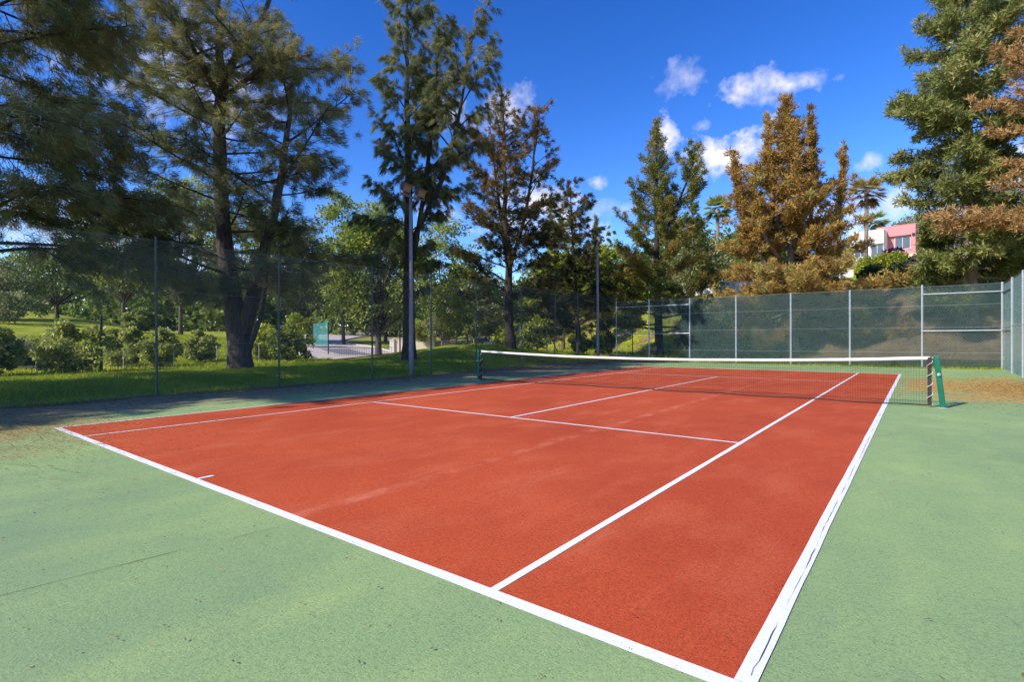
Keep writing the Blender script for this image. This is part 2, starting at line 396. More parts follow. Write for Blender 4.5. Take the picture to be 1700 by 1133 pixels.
def rect(name, x0, x1, y0, y1, z, mat, parent=None):
    b = MB(); b.add([(x0, y0, z), (x1, y0, z), (x1, y1, z), (x0, y1, z)], [(0, 1, 2, 3)]); return b.build(name, mat, parent)
rng = np.random.default_rng(3)
# apron with an uneven worn edge on the left and far sides
edge = []
for y in np.arange(-20, 29.7, .35): edge.append((-15.05+.22*math.sin(y*1.3)+rng.normal(0, .09), y))
for x in np.arange(-14.8, 3.9, .35): edge.append((x, 29.65+.08*math.sin(x*1.7)+rng.normal(0, .05)))
edge += [(4.05, 29.6), (4.05, -20)]
b = MB(); b.add([(x, y, 0.0) for x, y in edge], [tuple(range(len(edge)-1, -1, -1))])
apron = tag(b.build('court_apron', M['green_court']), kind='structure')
W, L = 10.97, 23.77
court = tag(rect('court_surface', -W+.02, -.02, .02, L-.02, .003, M['red_court']), kind='structure')
def line(x0, x1, y0, y1, z=.006):
    # slightly uneven painted edges
    b = MB(); r = np.random.default_rng(int(abs(x0*97+y0*31)*10)+1)
    lx, ly = x1-x0, y1-y0; n = max(2, int(max(lx, ly)/.12))
    t = np.linspace(0, 1, n); j = lambda: np.convolve(r.normal(0, .0028, n+4), np.ones(5)/5, 'valid')
    if ly > lx: A = np.stack([x0+j(), y0+t*ly, t*0+z], 1); B = np.stack([x1+j(), y0+t*ly, t*0+z], 1)
    else: A = np.stack([x0+t*lx, y1+j(), t*0+z], 1); B = np.stack([x0+t*lx, y0+j(), t*0+z], 1)
    b.add(np.concatenate([A, B]), [(i, n+i, n+i+1, i+1) for i in range(n-1)])
    return b.build('line', M['line'], court)
line(-W-.03, .05, -.045, .045)                       # near baseline
line(-W-.03, .05, L-.045, L+.045, .006)              # far baseline
line(-.045, .042, .0455, L-.0455, .006)               # right doubles side line
line(-W-.03, -W+.02, .0455, L-.0455, .006)           # left doubles side line
line(-1.425, -1.365, .0455, L-.0455, .006)           # right singles line
line(-9.60, -9.55, .0455, L-.0455, .008)
line(-9.5495, -1.4255, 5.44, 5.50, .006)             # service lines
line(-9.5495, -1.4255, 18.255, 18.315, .008)
line(-5.51, -5.455, 5.5005, 18.2545, .006)           # centre line
line(-5.51, -5.455, .0455, .20, .008); line(-5.51, -5.455, L-.20, L-.0455, .008)
def crack(pts, w, parent, z):
    r = np.random.default_rng(len(pts)+int(abs(pts[0][0])*50)); P = []
    for (a, c) in zip(pts[:-1], pts[1:]):
        n = max(3, int(math.dist(a, c)/.06))
        for t in np.linspace(0, 1, n, endpoint=False): P.append((a[0]+(c[0]-a[0])*t+r.normal(0, .002)+.006*math.sin(t*9+a[0])*.5, a[1]+(c[1]-a[1])*t+r.normal(0, .002)+.03*math.sin(t*7+a[1])))
    P = np.array(P); d = unit(np.gradient(P, axis=0)); nrm = np.stack([-d[:, 1], d[:, 0]], 1)
    ww = w*np.clip(.5+np.convolve(r.normal(0, .8, len(P)), np.ones(5)/5, 'same')*1.2, .0, 1.3)[:, None]
    A = P+nrm*ww/2; B = P-nrm*ww/2; k = len(P); b = MB()
    b.add(np.concatenate([np.c_[A, np.full(k, z)], np.c_[B, np.full(k, z)]]), [(k+i, k+i+1, i+1, i) for i in range(k-1)])
    return b.build('crack', M['crack'], parent)
crack([(.008, .1), (.014, 1.6), (.006, 3.2), (.014, 6.0), (.0, 9.0), (.01, 11)], .0038, court, .009)
crack([(-3.72, -2.6), (-3.55, -1.0), (-3.4, -.1)], .005, apron, .004)
crack([(-9.4, -1.6), (-8.0, -1.0), (-6.6, -.55)], .008, apron, .004)
crack([(-10.6, -1.5), (-9.4, -.75), (-8.5, -.35)], .008, apron, .004)
crack([(.35, 6.5), (1.8, 6.2), (3.9, 6.4)], .008, apron, .004)

# road on the left with a kerb
RC = np.array([(-24.0, 19.5), (-29, 21.0), (-34, 22.6), (-40, 25.0), (-47, 27.6), (-54, 31), (-62, 37.5), (-70, 47), (-77, 60)])
tt = np.linspace(0, len(RC)-1, 60); RP = np.stack([np.interp(tt, np.arange(len(RC)), RC[:, i]) for i in (0, 1)], 1)
for _ in range(6): RP[1:-1] = (RP[:-2]+2*RP[1:-1]+RP[2:])/4
rd = unit(np.gradient(RP, axis=0)); rn = np.stack([-rd[:, 1], rd[:, 0]], 1)
def strip(o0, o1, z0):
    A = RP+rn*o0; B = RP+rn*o1; k = len(RP)
    return np.concatenate([np.c_[A, terrain(A[:, 0], A[:, 1])+z0], np.c_[B, terrain(B[:, 0], B[:, 1])+z0]]), k
b = MB(); nseg = 5
for s in range(nseg):
    V, k = strip(-3.2+8.2*s/nseg, -3.2+8.2*(s+1)/nseg, .05); b.add(V, [(k+i, i, i+1, k+i+1)[::-1] for i in range(k-1)])
tag(b.build('road', M['road']), kind='structure')
b = MB()
for o0, o1 in ((-3.38, -3.2), (5.0, 5.18)):
    V1, k = strip(o0, o1, .14); V0, _ = strip(o0, o1, -.1)
    b.add(np.concatenate([V1, V0]), [(k+i, i, i+1, k+i+1) for i in range(k-1)] + [(i, 2*k+i, 2*k+i+1, i+1) for i in range(k-1)] + [(k+i, 3*k+i, 3*k+i+1, k+i+1) for i in range(k-1)])
tag(b.build('kerb', M['kerb']), kind='structure')

# ------------------------------------------------------------------ net
NY = 11.885; XL, XR = -11.884, .95
net = empty('tennis_net', ((XL+XR)/2, NY, 0)); tag(net, 'black tennis net with white top band stretched across the red court', 'tennis net')
def nz(x): return .925 + .15*((x-(XL+XR)/2)/((XR-XL)/2))**2
x0, x1 = XL+.10, XR-.20
def loc(P): return np.asarray(P, float)-np.array([(XL+XR)/2, NY, 0])
b = MB()
for x in np.arange(x0, x1, .048): b.tube(loc([(x, NY, .03), (x, NY, nz(x)-.05)]), .0019, 3, False)
for k in range(20):
    q = np.linspace(x0, x1, 40); f = k/20
    b.tube(loc(np.stack([q, q*0+NY, .03+(nz(q)-.09)*f], 1)), .0019, 3, False)
tag(b.build('net_mesh', M['net_black'], net), kind='stuff')
q = np.linspace(x0-.02, x1+.02, 60); b = MB()
rr = np.random.default_rng(5); sag = np.convolve(rr.normal(0, .006, 60), np.ones(5)/5, 'same')
T = nz(q)+sag*.8; k = len(q)
V = np.concatenate([loc(np.stack([q, NY+y+0*q, T+dz], 1)) for y, dz in ((-.011, -.062), (-.013, -.02), (-.004, .004), (.004, .004), (.013, -.02), (.011, -.062))])
b.add(V, [(a*k+i, a*k+i+1, c*k+i+1, c*k+i) for a, c in ((0, 1), (1, 2), (2, 3), (3, 4), (4, 5), (5, 0)) for i in range(k-1)])
b.build('head_band', M['tape'], net, True)
b = MB(); b.tube(loc(np.stack([q, q*0+NY, q*0+.035+.01*np.sin(q*3)], 1)), .012, 5); b.build('bottom_rope', M['net_black'], net)
for xe in (x0-.02, x1+.02):
    b = MB(); b.box(-.035, .035, -.014, .014, .03, nz(xe)-.01, off=loc((xe, NY, 0))); b.build('side_band', M['net_edge'], net)
    b = MB(); t = np.linspace(0, 1, 70)
    b.tube(loc(np.stack([xe+.05*np.cos(t*26), NY+.05*np.sin(t*26), .06+t*(nz(xe)-.12)], 1)), .006, 4); b.build('lacing', M['rope'], net)
def net_post(x, lean, label):
    p = empty('net_post', (x, NY, 0)); tag(p, label, 'net post', 'net posts')
    b = MB(); n = 10
    prof = [(-.048, -.048), (.048, -.048), (.048, .048), (-.048, .048)]
    def ring(s, z, dx): return [(px*s+dx, py*s, z) for px, py in ((-.05, -.04), (-.04, -.05), (.04, -.05), (.05, -.04), (.05, .04), (.04, .05), (-.04, .05), (-.05, .04))]
    Z = [(0, 1), (.5, 1), (1.04, 1), (1.075, .93), (1.10, .7)]
    V = []
    for z, s in Z: V += ring(s, z, lean*z)
    F = [(i*8+j, i*8+(j+1) % 8, (i+1)*8+(j+1) % 8, (i+1)*8+j) for i in range(4) for j in range(8)] + [tuple(32+j for j in range(8))]
    b.add(V, F); b.build('post', M['net_green'], p)
    b = MB(); b.tube([(lean*1.02-.02, 0, 1.05), (lean*1.02-.16*np.sign(x+5), 0, 1.055)], .007, 5); b.build('cable', M['rope'], p)
    b = MB(); b.tube([(lean*.7, -.07, .70), (lean*.7, -.055, .70)], .035, 8); b.box(-.008, .008, -.12, -.055, .69, .72, off=(lean*.7, 0, 0)); b.build('winder', M['galv'], p)
    b = MB(); b.tube([(0, 0, 0), (0, 0, .012)], .10, 12); b.build('base_plate', M['galv'], p)
    return p
net_post(XR+.04, -.10, 'leaning green net post at the near right end of the net')
net_post(XL-.02, .0, 'dark green net post at the far left end of the net')

# ------------------------------------------------------------------ fences
def wire_panel(p0, p1, z0, z1, sp, r, name, mat, parent, base=(0, 0, 0)):
    """chain link between two posts: two families of diagonal wires"""
    p0 = np.array(p0, float); p1 = np.array(p1, float); L_ = np.linalg.norm(p1-p0); d = (p1-p0)/L_; H = z1-z0
    b = MB(); nrm = np.array([-d[1], d[0]]); V = []; F = []; n = 0
    for sgn in (1, -1):
        for s in np.arange(-H, L_, sp):
            a0, a1 = max(s, 0), min(s+H, L_)
            if a1-a0 < .02: continue
            h0, h1 = a0-s, a1-s
            if sgn < 0: h0, h1 = H-h0, H-h1
            q0 = p0+d*a0; q1 = p0+d*a1; dv = unit(np.array([a1-a0, h1-h0])); pv = np.array([-dv[1], dv[0]])*r
            for qq, hh in ((q0, h0), (q1, h1)):
                o = d*pv[0]
                V += [(qq[0]+o[0]-base[0], qq[1]+o[1]-base[1], z0+hh+pv[1]), (qq[0]-o[0]-base[0], qq[1]-o[1]-base[1], z0+hh-pv[1]), (qq[0]+nrm[0]*r*1.2-base[0], qq[1]+nrm[1]*r*1.2-base[1], z0+hh)]
            F += [(n, n+1, n+4, n+3), (n+1, n+2, n+5, n+4), (n+2, n, n+3, n+5)]; n += 6
    b.add(V, F); o = b.build(name, mat, parent); tag(o, kind='stuff'); return o
def post(b, x, y, z0, z1, r, n=8): b.tube([(x, y, z0), (x, y, (z0+z1)/2), (x, y, z1-.03), (x, y, z1)], [r, r, r, r*.6], n)

LFX = -15.5; LY = [-4.0, -.5, 2.97, 6.34, 9.95, 12.95, 15.8, 19.3, 22.3, 25.0, 27.6, 30.0]
lf = empty('chain_link_fence', (LFX, 13, 0)); tag(lf, 'tall chain link fence with blue green posts along the tree side', 'fence')
rr = np.random.default_rng(8)
for i, y in enumerate(LY):
    b = MB(); post(b, 0, 0, -.1, 4.22+rr.normal(0, .03), .032)
    o = b.build('post', M['blue_paint'], lf); o.location = (rr.normal(0, .03), y-13, 0); o.rotation_euler = (rr.normal(0, .004), rr.normal(0, .010), 0)
for i in range(len(LY)-1):
    wire_panel((LFX, LY[i]), (LFX, LY[i+1]), .03, 4.15, .075 if i < 5 else .10, .0012 if i < 5 else .0016, 'wire_mesh', M['wire'], lf, (LFX, 13, 0))
    for z in (.06, 1.4, 2.8, 4.14):
        b = MB(); b.tube([(0.012, LY[i]-13, z), (.012, (LY[i]+LY[i+1])/2-13, z-.015), (.012, LY[i+1]-13, z)], .004, 4); b.build('line_wire', M['wire'], lf)
FY = 30.0; FX = [-15.5, -13.2, -10.57, -7.86, -4.99, -2.24, .72, 3.57]
def screen(name, p0, p1, z0, z1, mat, parent, base, seed, thick=0):
    r = np.random.default_rng(seed); nx, nzv = 14, 8; V = []
    d = np.array(p1)-np.array(p0); nn = unit(np.array([-d[1], d[0]]))
    ph = r.uniform(0, 6, 4)
    for j in range(nzv+1):
        for i in range(nx+1):
            s, t = i/nx, j/nzv
            off = .035*math.sin(s*math.pi)*(math.sin(t*5+ph[0]) + math.sin(s*9+ph[1]+t*2)) + .03*math.sin(s*math.pi)*math.sin(t*math.pi)
            sg = -.05*math.sin(s*math.pi)*(t**3) + .015*math.sin(s*14+ph[2])*t**4
            V.append((p0[0]+d[0]*s+nn[0]*off-base[0], p0[1]+d[1]*s+nn[1]*off-base[1], z0+(z1-z0)*t+sg))
    b = MB(); b.add(V, [(j*(nx+1)+i, j*(nx+1)+i+1, (j+1)*(nx+1)+i+1, (j+1)*(nx+1)+i) for j in range(nzv) for i in range(nx)])
    return b.build(name, mat, parent, True)
ff = empty('windscreen_fence', (-6, FY, 0)); tag(ff, 'dark green windscreen fence with grey posts across the far end', 'fence')
FB = (-6, FY, 0)
for i, x in enumerate(FX):
    b = MB(); post(b, 0, 0, -.1, 3.97+rr.normal(0, .02), .045); o = b.build('post', M['galv'], ff); o.location = (x+6, 0, 0)
for i in range(len(FX)-1):
    p0, p1 = (FX[i]+.04, FY+.05), (FX[i+1]-.04, FY+.05)
    if i == 0: pass
    elif i == 1: screen('windscreen', p0, p1, 1.95, 3.85, M['screen'], ff, FB, i)
    else: screen('windscreen', p0, p1, .04, 3.90, M['screen'], ff, FB, i)
    wire_panel((FX[i], FY), (FX[i+1], FY), .03, 3.9, .11, .0022, 'wire_mesh', M['wire'], ff, FB)
    for z in (.75, 1.95, 3.0, 3.92):
        b = MB(); b.tube([(FX[i]+6, -.02, z), ((FX[i]+FX[i+1])/2+6, -.02, z-.015), (FX[i+1]+6, -.02, z)], .006, 4); b.build('line_wire', M['wire_grey'], ff)
for i in (0, 1, 6):
    for z in (3.55, 1.78):
        b = MB(); b.tube([(FX[i]+6, -.03, z), (FX[i+1]+6, -.03, z)], .027, 7); b.build('rail', M['galv'], ff)
RX = 3.60; RY = [30.0, 27.1, 24.25, 21.3, 18.3, 15.3]
rf = empty('windscreen_fence', (RX, 24, 0)); tag(rf, 'green windscreen fence running down the right edge from the far corner', 'fence')
RB = (RX, 24, 0)
for i, y in enumerate(RY[1:]):
    b = MB(); post(b, 0, 0, -.1, 3.92, .045); o = b.build('post', M['galv'], rf); o.location = (0, y-24, 0)
for i in range(len(RY)-1):
    a, c = RY[i], RY[i+1]
    screen('windscreen', (RX+.05, a-.04), (RX+.05, c+.04), .04, 3.86, M['screen_teal'], rf, RB, 30+i)
    wire_panel((RX, c), (RX, a), .03, 3.86, .11, .0022, 'wire_mesh', M['wire'], rf, RB)
    for z in (1.95, 3.88):
        b = MB(); b.tube([(-.02, a-24, z), (-.02, c-24, z)], .006, 4); b.build('line_wire', M['wire_grey'], rf)
for z in (3.5, 1.78):
    b = MB(); b.tube([(-.03, 6.0, z), (-.03, 3.1, z)], .027, 7); b.build('rail', M['galv'], rf)

# floodlight masts by the left fence
def mast(x, y, h, label, rz):
    e = empty('floodlight_mast', (x, y, 0), rz); tag(e, label, 'floodlight', 'floodlight masts by the fence')
    b = MB(); b.tube([(0, 0, -.1), (0, 0, .5), (0, 0, h*.5), (0, 0, h)], [.105, .10, .082, .062], 12); b.build('pole', M['lamp_grey'], e, True)
    b = MB(); b.box(-.03, .03, -.55, .55, h-.06, h+.0); b.build('cross_arm', M['lamp_grey'], e)
    for s in (-1, 1):
        c = np.array([.10, s*.44, h+.26]); th_ = .55
        R = np.array([[math.cos(th_), 0, math.sin(th_)], [0, 1, 0], [-math.sin(th_), 0, math.cos(th_)]])
        b = MB(); V = []
        for X_, sy, sz in ((-.15, .10, .08), (-.09, .17, .12), (.10, .22, .165), (.14, .23, .175)): V += [(X_, -sy, -sz), (X_, sy, -sz), (X_, sy, sz), (X_, -sy, sz)]
        V = np.array(V)@R.T + c
        F = [(i*4+j, i*4+(j+1) % 4, i*4+4+(j+1) % 4, i*4+4+j) for i in range(3) for j in range(4)]+[(3, 2, 1, 0), (12, 13, 14, 15)]
        b.add(V, F); hs = b.build('lamp_housing', M['housing'], e)
        b = MB(); b.box(.142, .150, -.20, .20, -.145, .145, R, c); b.build('lens', M['lens'], hs)
        b = MB(); b.box(.145, .28, -.225, .225, .16, .172, R, c); b.build('visor', M['housing'], hs)
        b = MB(); b.box(-.02, .02, -.30, -.28, -.28, .06, off=c); b.box(-.02, .02, .28, .30, -.28, .06, off=c); b.box(-.02, .02, -.30, .30, -.30, -.28, off=c); b.build('bracket', M['lamp_grey'], e)
    return e
mast(-15.46, 11.85, 7.2, 'tall grey floodlight mast with two lamps at the middle of the court', .15)
mast(-15.30, 27.0, 7.4, 'floodlight mast half hidden by foliage at the far left corner', .5)

# ------------------------------------------------------------------ vegetation builders
class Plant:
    def __init__(s, seed): s.r = np.random.default_rng(seed); s.wood = MB(); s.c = []; s.a = []; s.t = []; s.sz = []
    def path(s, p, d, L_, n, up, wob):
        pts = [np.array(p, float)]; d = unit(d)
        for i in range(n):
            d = unit(d + np.array([0, 0, up/n]) + s.r.normal(0, wob/math.sqrt(n), 3)); pts.append(pts[-1]+d*L_/n)
        return np.array(pts)
    def tufts(s, pts, f0, f1, step, jit, tint, size0=1., size1=.6):
        seg = np.linalg.norm(np.diff(pts, axis=0), axis=1); cum = np.r_[0, np.cumsum(seg)]; L_ = cum[-1]
        n = max(1, int(L_*(f1-f0)/step)); f = np.sort(s.r.uniform(f0, f1, n))
        q = np.stack([np.interp(f*L_, cum, pts[:, i]) for i in range(3)], 1)
        ax = np.stack([np.interp(np.minimum(f*L_+.2, L_), cum, pts[:, i]) - np.interp(np.maximum(f*L_-.2, 0), cum, pts[:, i]) for i in range(3)], 1)
        s.c.append(q + s.r.normal(0, jit, (n, 3))); s.a.append(unit(ax)); s.t.append(tint + s.r.normal(0, .07, n)); s.sz.append(size0+(size1-size0)*f)
    def needles(s, k, rad, L_, W_, spread, droop, tj=.10, brush=0.0):
        c = np.concatenate(s.c); a = np.concatenate(s.a); t = np.concatenate(s.t); z = np.concatenate(s.sz)
        N = len(c); i = np.repeat(np.arange(N), k); r = s.r; n = len(i)
        e = r.normal(0, 1, (n, 3)); e /= np.maximum(np.linalg.norm(e, axis=1, keepdims=True), 1e-6)
        ro = rad*z[i, None]*r.uniform(0, 1, (n, 1))**.6
        base = c[i] + e*ro
        d = unit(a[i]*(1-brush) + e*brush*1.3 + r.normal(0, spread, (n, 3)) + np.array([0, 0, -droop]))
        l = L_*r.uniform(.55, 1.25, (n, 1))*(.5+.5*z[i, None]); w = W_*r.uniform(.6, 1.3, (n, 1))
        sd = unit(np.cross(d, r.normal(0, 1, (n, 3))))
        V = np.stack([base-sd*w/2, base+sd*w/2, base+d*l], 1).reshape(-1, 3)
        return V, np.clip(t[i]+r.normal(0, tj, n), 0, 1)

def conifer(name, label, base, stems, seed, n1, lo, lenf, pitchf, up, n2, len2, up2, step, k, rad, NL, NW, spread, droop, mat, barkmat,
            tintf, brush=0., group=None, r1=.05, prim_tuft=.35, wob=.35, top_extra=True, crown_name='crown', jit=.12, azbias=None, slen=None, clip=None, f2=.15):
    """stems: list of (points relative to base, radii). branches leave every stem above fraction lo of its height"""
    e = empty(name, base); tag(e, label, 'tree', group); p = Plant(seed); r = p.r
    NL *= 1.08; step *= .80
    tw = MB()
    H = max(s[0][-1][2] for s in stems)
    for pts, rad_ in stems:
        pts = np.array(pts, float); tt_ = np.linspace(0, len(pts)-1, len(pts)*3)
        q = np.stack([np.interp(tt_, np.arange(len(pts)), pts[:, i]) for i in range(3)], 1)
        q[1:-1] = (q[:-2]+2*q[1:-1]+q[2:])/4; q[1:-1, :2] += r.normal(0, .015, (len(q)-2, 2))
        tw.tube(q, np.interp(tt_, np.arange(len(pts)), rad_), 10)
    tw.build('trunk', barkmat, e, True)
    az = r.uniform(0, 6.28)
    for si, (pts, rad_) in enumerate(stems):
        pts = np.array(pts, float); zz = pts[:, 2]; n = n1[si] if isinstance(n1, (list, tuple)) else n1
        z_lo = max(lo*H, zz[0]+.15*(zz[-1]-zz[0])) if si else lo*H
        for j in range(n):
            h = z_lo + (zz[-1]-z_lo)*((j+r.uniform(0, .9))/n)**.92
            t = (h-lo*H)/(H-lo*H); az += 2.4+r.normal(0, .35)
            st = np.array([np.interp(h, zz, pts[:, i]) for i in range(3)])
            pitch = pitchf(t)+r.normal(0, .10); L_ = lenf(t)*r.uniform(.62, 1.12)*(slen[si] if slen else 1)
            if L_ < .25: continue
            azz = az
            if azbias is not None and r.uniform() < azbias[1]: azz = azbias[0]+r.normal(0, .7)
            d = np.array([math.cos(azz)*math.cos(pitch), math.sin(azz)*math.cos(pitch), math.sin(pitch)])
            n_ = max(4, int(L_/.6)); q = p.path(st, d, L_, n_, up, wob*.25)
            if clip is not None:
                bad = np.nonzero(clip(q+np.array(base)))[0]
                if len(bad): q = q[:max(bad[0], 1)]
                if len(q) < 3: continue
            rb = min(r1*(L_/4)**.8, np.interp(h, zz, rad_)*.7)
            p.wood.tube(q, np.linspace(rb, rb*.25, len(q)), 5, False)
            if prim_tuft < 1: p.tufts(q, prim_tuft, 1.0, step, jit, tintf(t, .8, r), 1., .55)
            m2 = max(2, int(n2*L_/lenf(.2))) if n2 else 0
            for s2 in range(m2):
                f = .22+.75*(s2+r.uniform(0, .9))/m2; idx = f*(len(q)-1); i0 = int(idx); i1 = min(i0+1, len(q)-1)
                st2 = q[i0]+(q[i1]-q[i0])*(idx-i0); ax = unit(q[i1]-q[i0]+1e-6)
                sidev = unit(np.cross(ax, (0, 0, 1)))*(1 if s2 % 2 else -1)
                d2 = unit(ax*.8 + sidev*r.uniform(.5, 1.1) + np.array([0, 0, r.normal(.05, .25)]))
                L2 = L_*len2*(1.15-f*.75)*r.uniform(.6, 1.25)
                if L2 < .18: continue
                q2 = p.path(st2, d2, L2, 4, up2, wob*.3)
                p.wood.tube(q2, np.linspace(rb*.4, rb*.1, len(q2)), 3, False)
                p.tufts(q2, f2, 1.0, step, jit, tintf(t, f, r), 1., .6)
    if top_extra:
        for pts, rad_ in stems:
            pts = np.array(pts, float); p.tufts(pts[-2:] if not slen else pts[-3:], .3 if not slen else .05, 1.0, step*(.6 if not slen else .3), jit*.7, tintf(1, 1, r), 1., .5)
    if p.wood.n: p.wood.build('branches', barkmat, e)
    V, T = p.needles(k, rad, NL, NW, spread, droop, .10, brush)
    if clip is not None:
        ok = ~clip(V+np.array(base)).reshape(-1, 3).any(1); V = V.reshape(-1, 3, 3)[ok].reshape(-1, 3); T = T[ok]
    poly_mesh(crown_name, V, 3, mat, e, T)
    return e

def straight(h, r0, lean=(0, 0), n=6, wig=.15, seed=0, flare=1.35):
    r = np.random.default_rng(seed+900); z = np.linspace(0, h, n+1)
    pts = [(lean[0]*q/h+(r.normal(0, wig) if 0 < i else 0), lean[1]*q/h+(r.normal(0, wig) if 0 < i else 0), q) for i, q in enumerate(z)]
    pts.insert(1, (pts[1][0]*.15, pts[1][1]*.15, h*.04)); pts[0] = (0, 0, -.25)
    rad = [r0*flare]+[r0*(1-.93*(q[2]/h)**.9) for q in pts[1:]]
    return pts, rad

def leafy(name, label, base, H, Rw, seed, mat, barkmat, n_cl=40, leaves=140, leaf=.14, trunk_h=.3, r0=.14, group=None, cat='tree', flat=.8, tint=.45, tj=.2, nst=1, crown_name='crown', shape=1.0):
    """broad leaved tree or bush: limbs to leaf clumps spread through an uneven crown"""
    e = empty(name, base); tag(e, label, cat, group); r = np.random.default_rng(seed)
    ch = H*(1-trunk_h); cz = H*trunk_h+ch*.5
    u = unit(r.normal(0, 1, (n_cl, 3))); rad = r.uniform(.35, 1.0, (n_cl, 1))**.6
    C = u*rad*np.array([Rw, Rw, ch*.5])*np.array([1, 1, 1.0]); 
    C[:, :2] *= (1 - .35*shape*np.clip(C[:, 2:3]/(ch*.5), 0, 1)); C += r.normal(0, Rw*.08, C.shape); C[:, 2] += cz
    C[:, 2] = np.maximum(C[:, 2], H*trunk_h*.6+.05)
    b = MB(); fork = np.array([0, 0, H*trunk_h*1.0])
    for s in range(nst):
        off = np.array([r.normal(0, .1), r.normal(0, .1), 0])*(s > 0)
        b.tube([off*2+(0, 0, -.2), off+(0, 0, H*trunk_h*.2), off+fork*.6, fork+(0, 0, ch*.15)], [r0*1.3, r0, r0*.85, r0*.55], 8)
    b.build('trunk', barkmat, e, True)
    b = MB()
    for c in C[::2]:
        mid = fork*.55+c*.45+r.normal(0, .08*Rw, 3)*[1, 1, .4]; b.tube([fork*.95, mid, c], [r0*.4, r0*.22, r0*.08], 4, False)
    b.build('branches', barkmat, e)
    cr = r.uniform(.16, .34, n_cl)*Rw*flat; ct = tint + r.normal(0, .14, n_cl)
    i = np.repeat(np.arange(n_cl), leaves); n = len(i)
    v = unit(r.normal(0, 1, (n, 3))); pos = C[i]+v*cr[i, None]*np.array([1.15, 1.15, .8])*r.uniform(.45, 1.08, (n, 1))
    pos[:, 2] = np.maximum(pos[:, 2], .03)
    d = unit(v*.7+r.normal(0, .7, (n, 3))+[0, 0, -.25]); sd = unit(np.cross(d, r.normal(0, 1, (n, 3))))
    l = leaf*r.uniform(.6, 1.3, (n, 1)); w = l*.30
    V = np.stack([pos, pos+d*l*.45+sd*w, pos+d*l, pos+d*l*.45-sd*w], 1).reshape(-1, 3)
    poly_mesh(crown_name, V, 4, mat, e, np.clip(ct[i]+r.normal(0, tj, n), 0, 1)); return e

def gp(u, d): x, y = at(u, d); return (x, y, th(x, y))

# ------------------------------------------------------------------ the tall trees
far_clip = lambda P: (P[:, 1] < 30.35) & (P[:, 2] < 4.3) | (P[:, 1] < 29.0)
left_clip = lambda P: (P[:, 0] > -15.75) & (P[:, 2] < 4.6) | (P[:, 0] > -14.6)
# T1: the big forked tree behind the fence
d1 = 22.0; B1 = gp(398, d1)
def rel(u, v, dd=0): x, y = at(u, d1+dd); return (x-B1[0], y-B1[1], zpx(v, d1+dd)-B1[2])
main = [(0, 0, -.3), rel(399, 612), rel(397, 575), rel(391, 520), rel(380, 450), rel(371, 380), rel(367, 290), rel(366, 200), rel(369, 165)]
mr = [.66, .54, .46, .42, .34, .31, .28, .25, .22]
st2 = [rel(403, 560), rel(412, 520), rel(425, 475), rel(443, 405), rel(458, 340), rel(470, 285, .3), rel(482, 200, .6), rel(490, 120, .8)]
sr2 = [.26, .30, .28, .23, .19, .15, .10, .04]
st3 = [rel(410, 590), rel(420, 560, -.2), rel(432, 530, -.3), rel(440, 495, -.4), rel(446, 440, -.6)]; sr3 = [.08, .11, .09, .07, .03]
st4 = [rel(369, 165), rel(385, 105, .3), rel(420, 60, .6), rel(452, 0, .8), rel(470, -60, 1.0)]; sr4 = [.20, .16, .13, .09, .03]
st5 = [rel(369, 165), rel(367, 90, -.3), rel(365, 0, -.3), rel(360, -90, -.4)]; sr5 = [.18, .15, .11, .03]
st6 = [rel(369, 165), rel(345, 120, -.8), rel(318, 70, -1.4), rel(290, 10, -2.), rel(270, -60, -2.4)]; sr6 = [.15, .12, .09, .06, .03]
st7 = [rel(367, 215), rel(340, 180, .6), rel(300, 145, 1.0), rel(255, 110, 1.3)]; sr7 = [.12, .09, .06, .03]
st8 = [rel(369, 165), rel(400, 140, -.4), rel(450, 105, -1.2), rel(520, 90, -1.8)]; sr8 = [.13, .10, .07, .03]
conifer('casuarina_tree', 'large dark tree with thick forked trunk on the grass behind the chain link fence', B1,
        [(main, mr), (st2, sr2), (st3, sr3), (st4, sr4), (st5, sr5), (st6, sr6), (st7, sr7), (st8, sr8)], 11,
        [28, 17, 6, 9, 9, 10, 9, 12], .18, lambda t: 5.2-2.6*t if t < .75 else 3.3-1.6*t, lambda t: .12+.45*t, .10, 11, .42, -.35, .155, 42, .24, .33, .0200, .47, .32,
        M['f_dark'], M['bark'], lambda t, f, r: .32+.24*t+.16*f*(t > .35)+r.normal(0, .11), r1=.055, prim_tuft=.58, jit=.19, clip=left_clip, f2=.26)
# T0: dark tree at the left edge
def big_left(label, base, seed, H=17.5, name='casuarina_tree'):
    return conifer(name, label, base, [straight(H, .34, (.6, .4), seed=seed)], seed, 66, .20, lambda t: 4.8*(1-t)**.5+.8, lambda t: .28-.1*t+.5*t*t, -.40, 13, .46, -.45, .155, 48, .26,
                   .32, .021, .48, .42, M['f_dark'], M['bark'], lambda t, f, r: .28+.20*t+.18*f+r.normal(0, .12), r1=.045, prim_tuft=.4, jit=.2, clip=left_clip, f2=.2)
t0 = big_left('dense drooping dark tree filling the left edge behind the fence', gp(-66, 14.6), 21, 16.0)
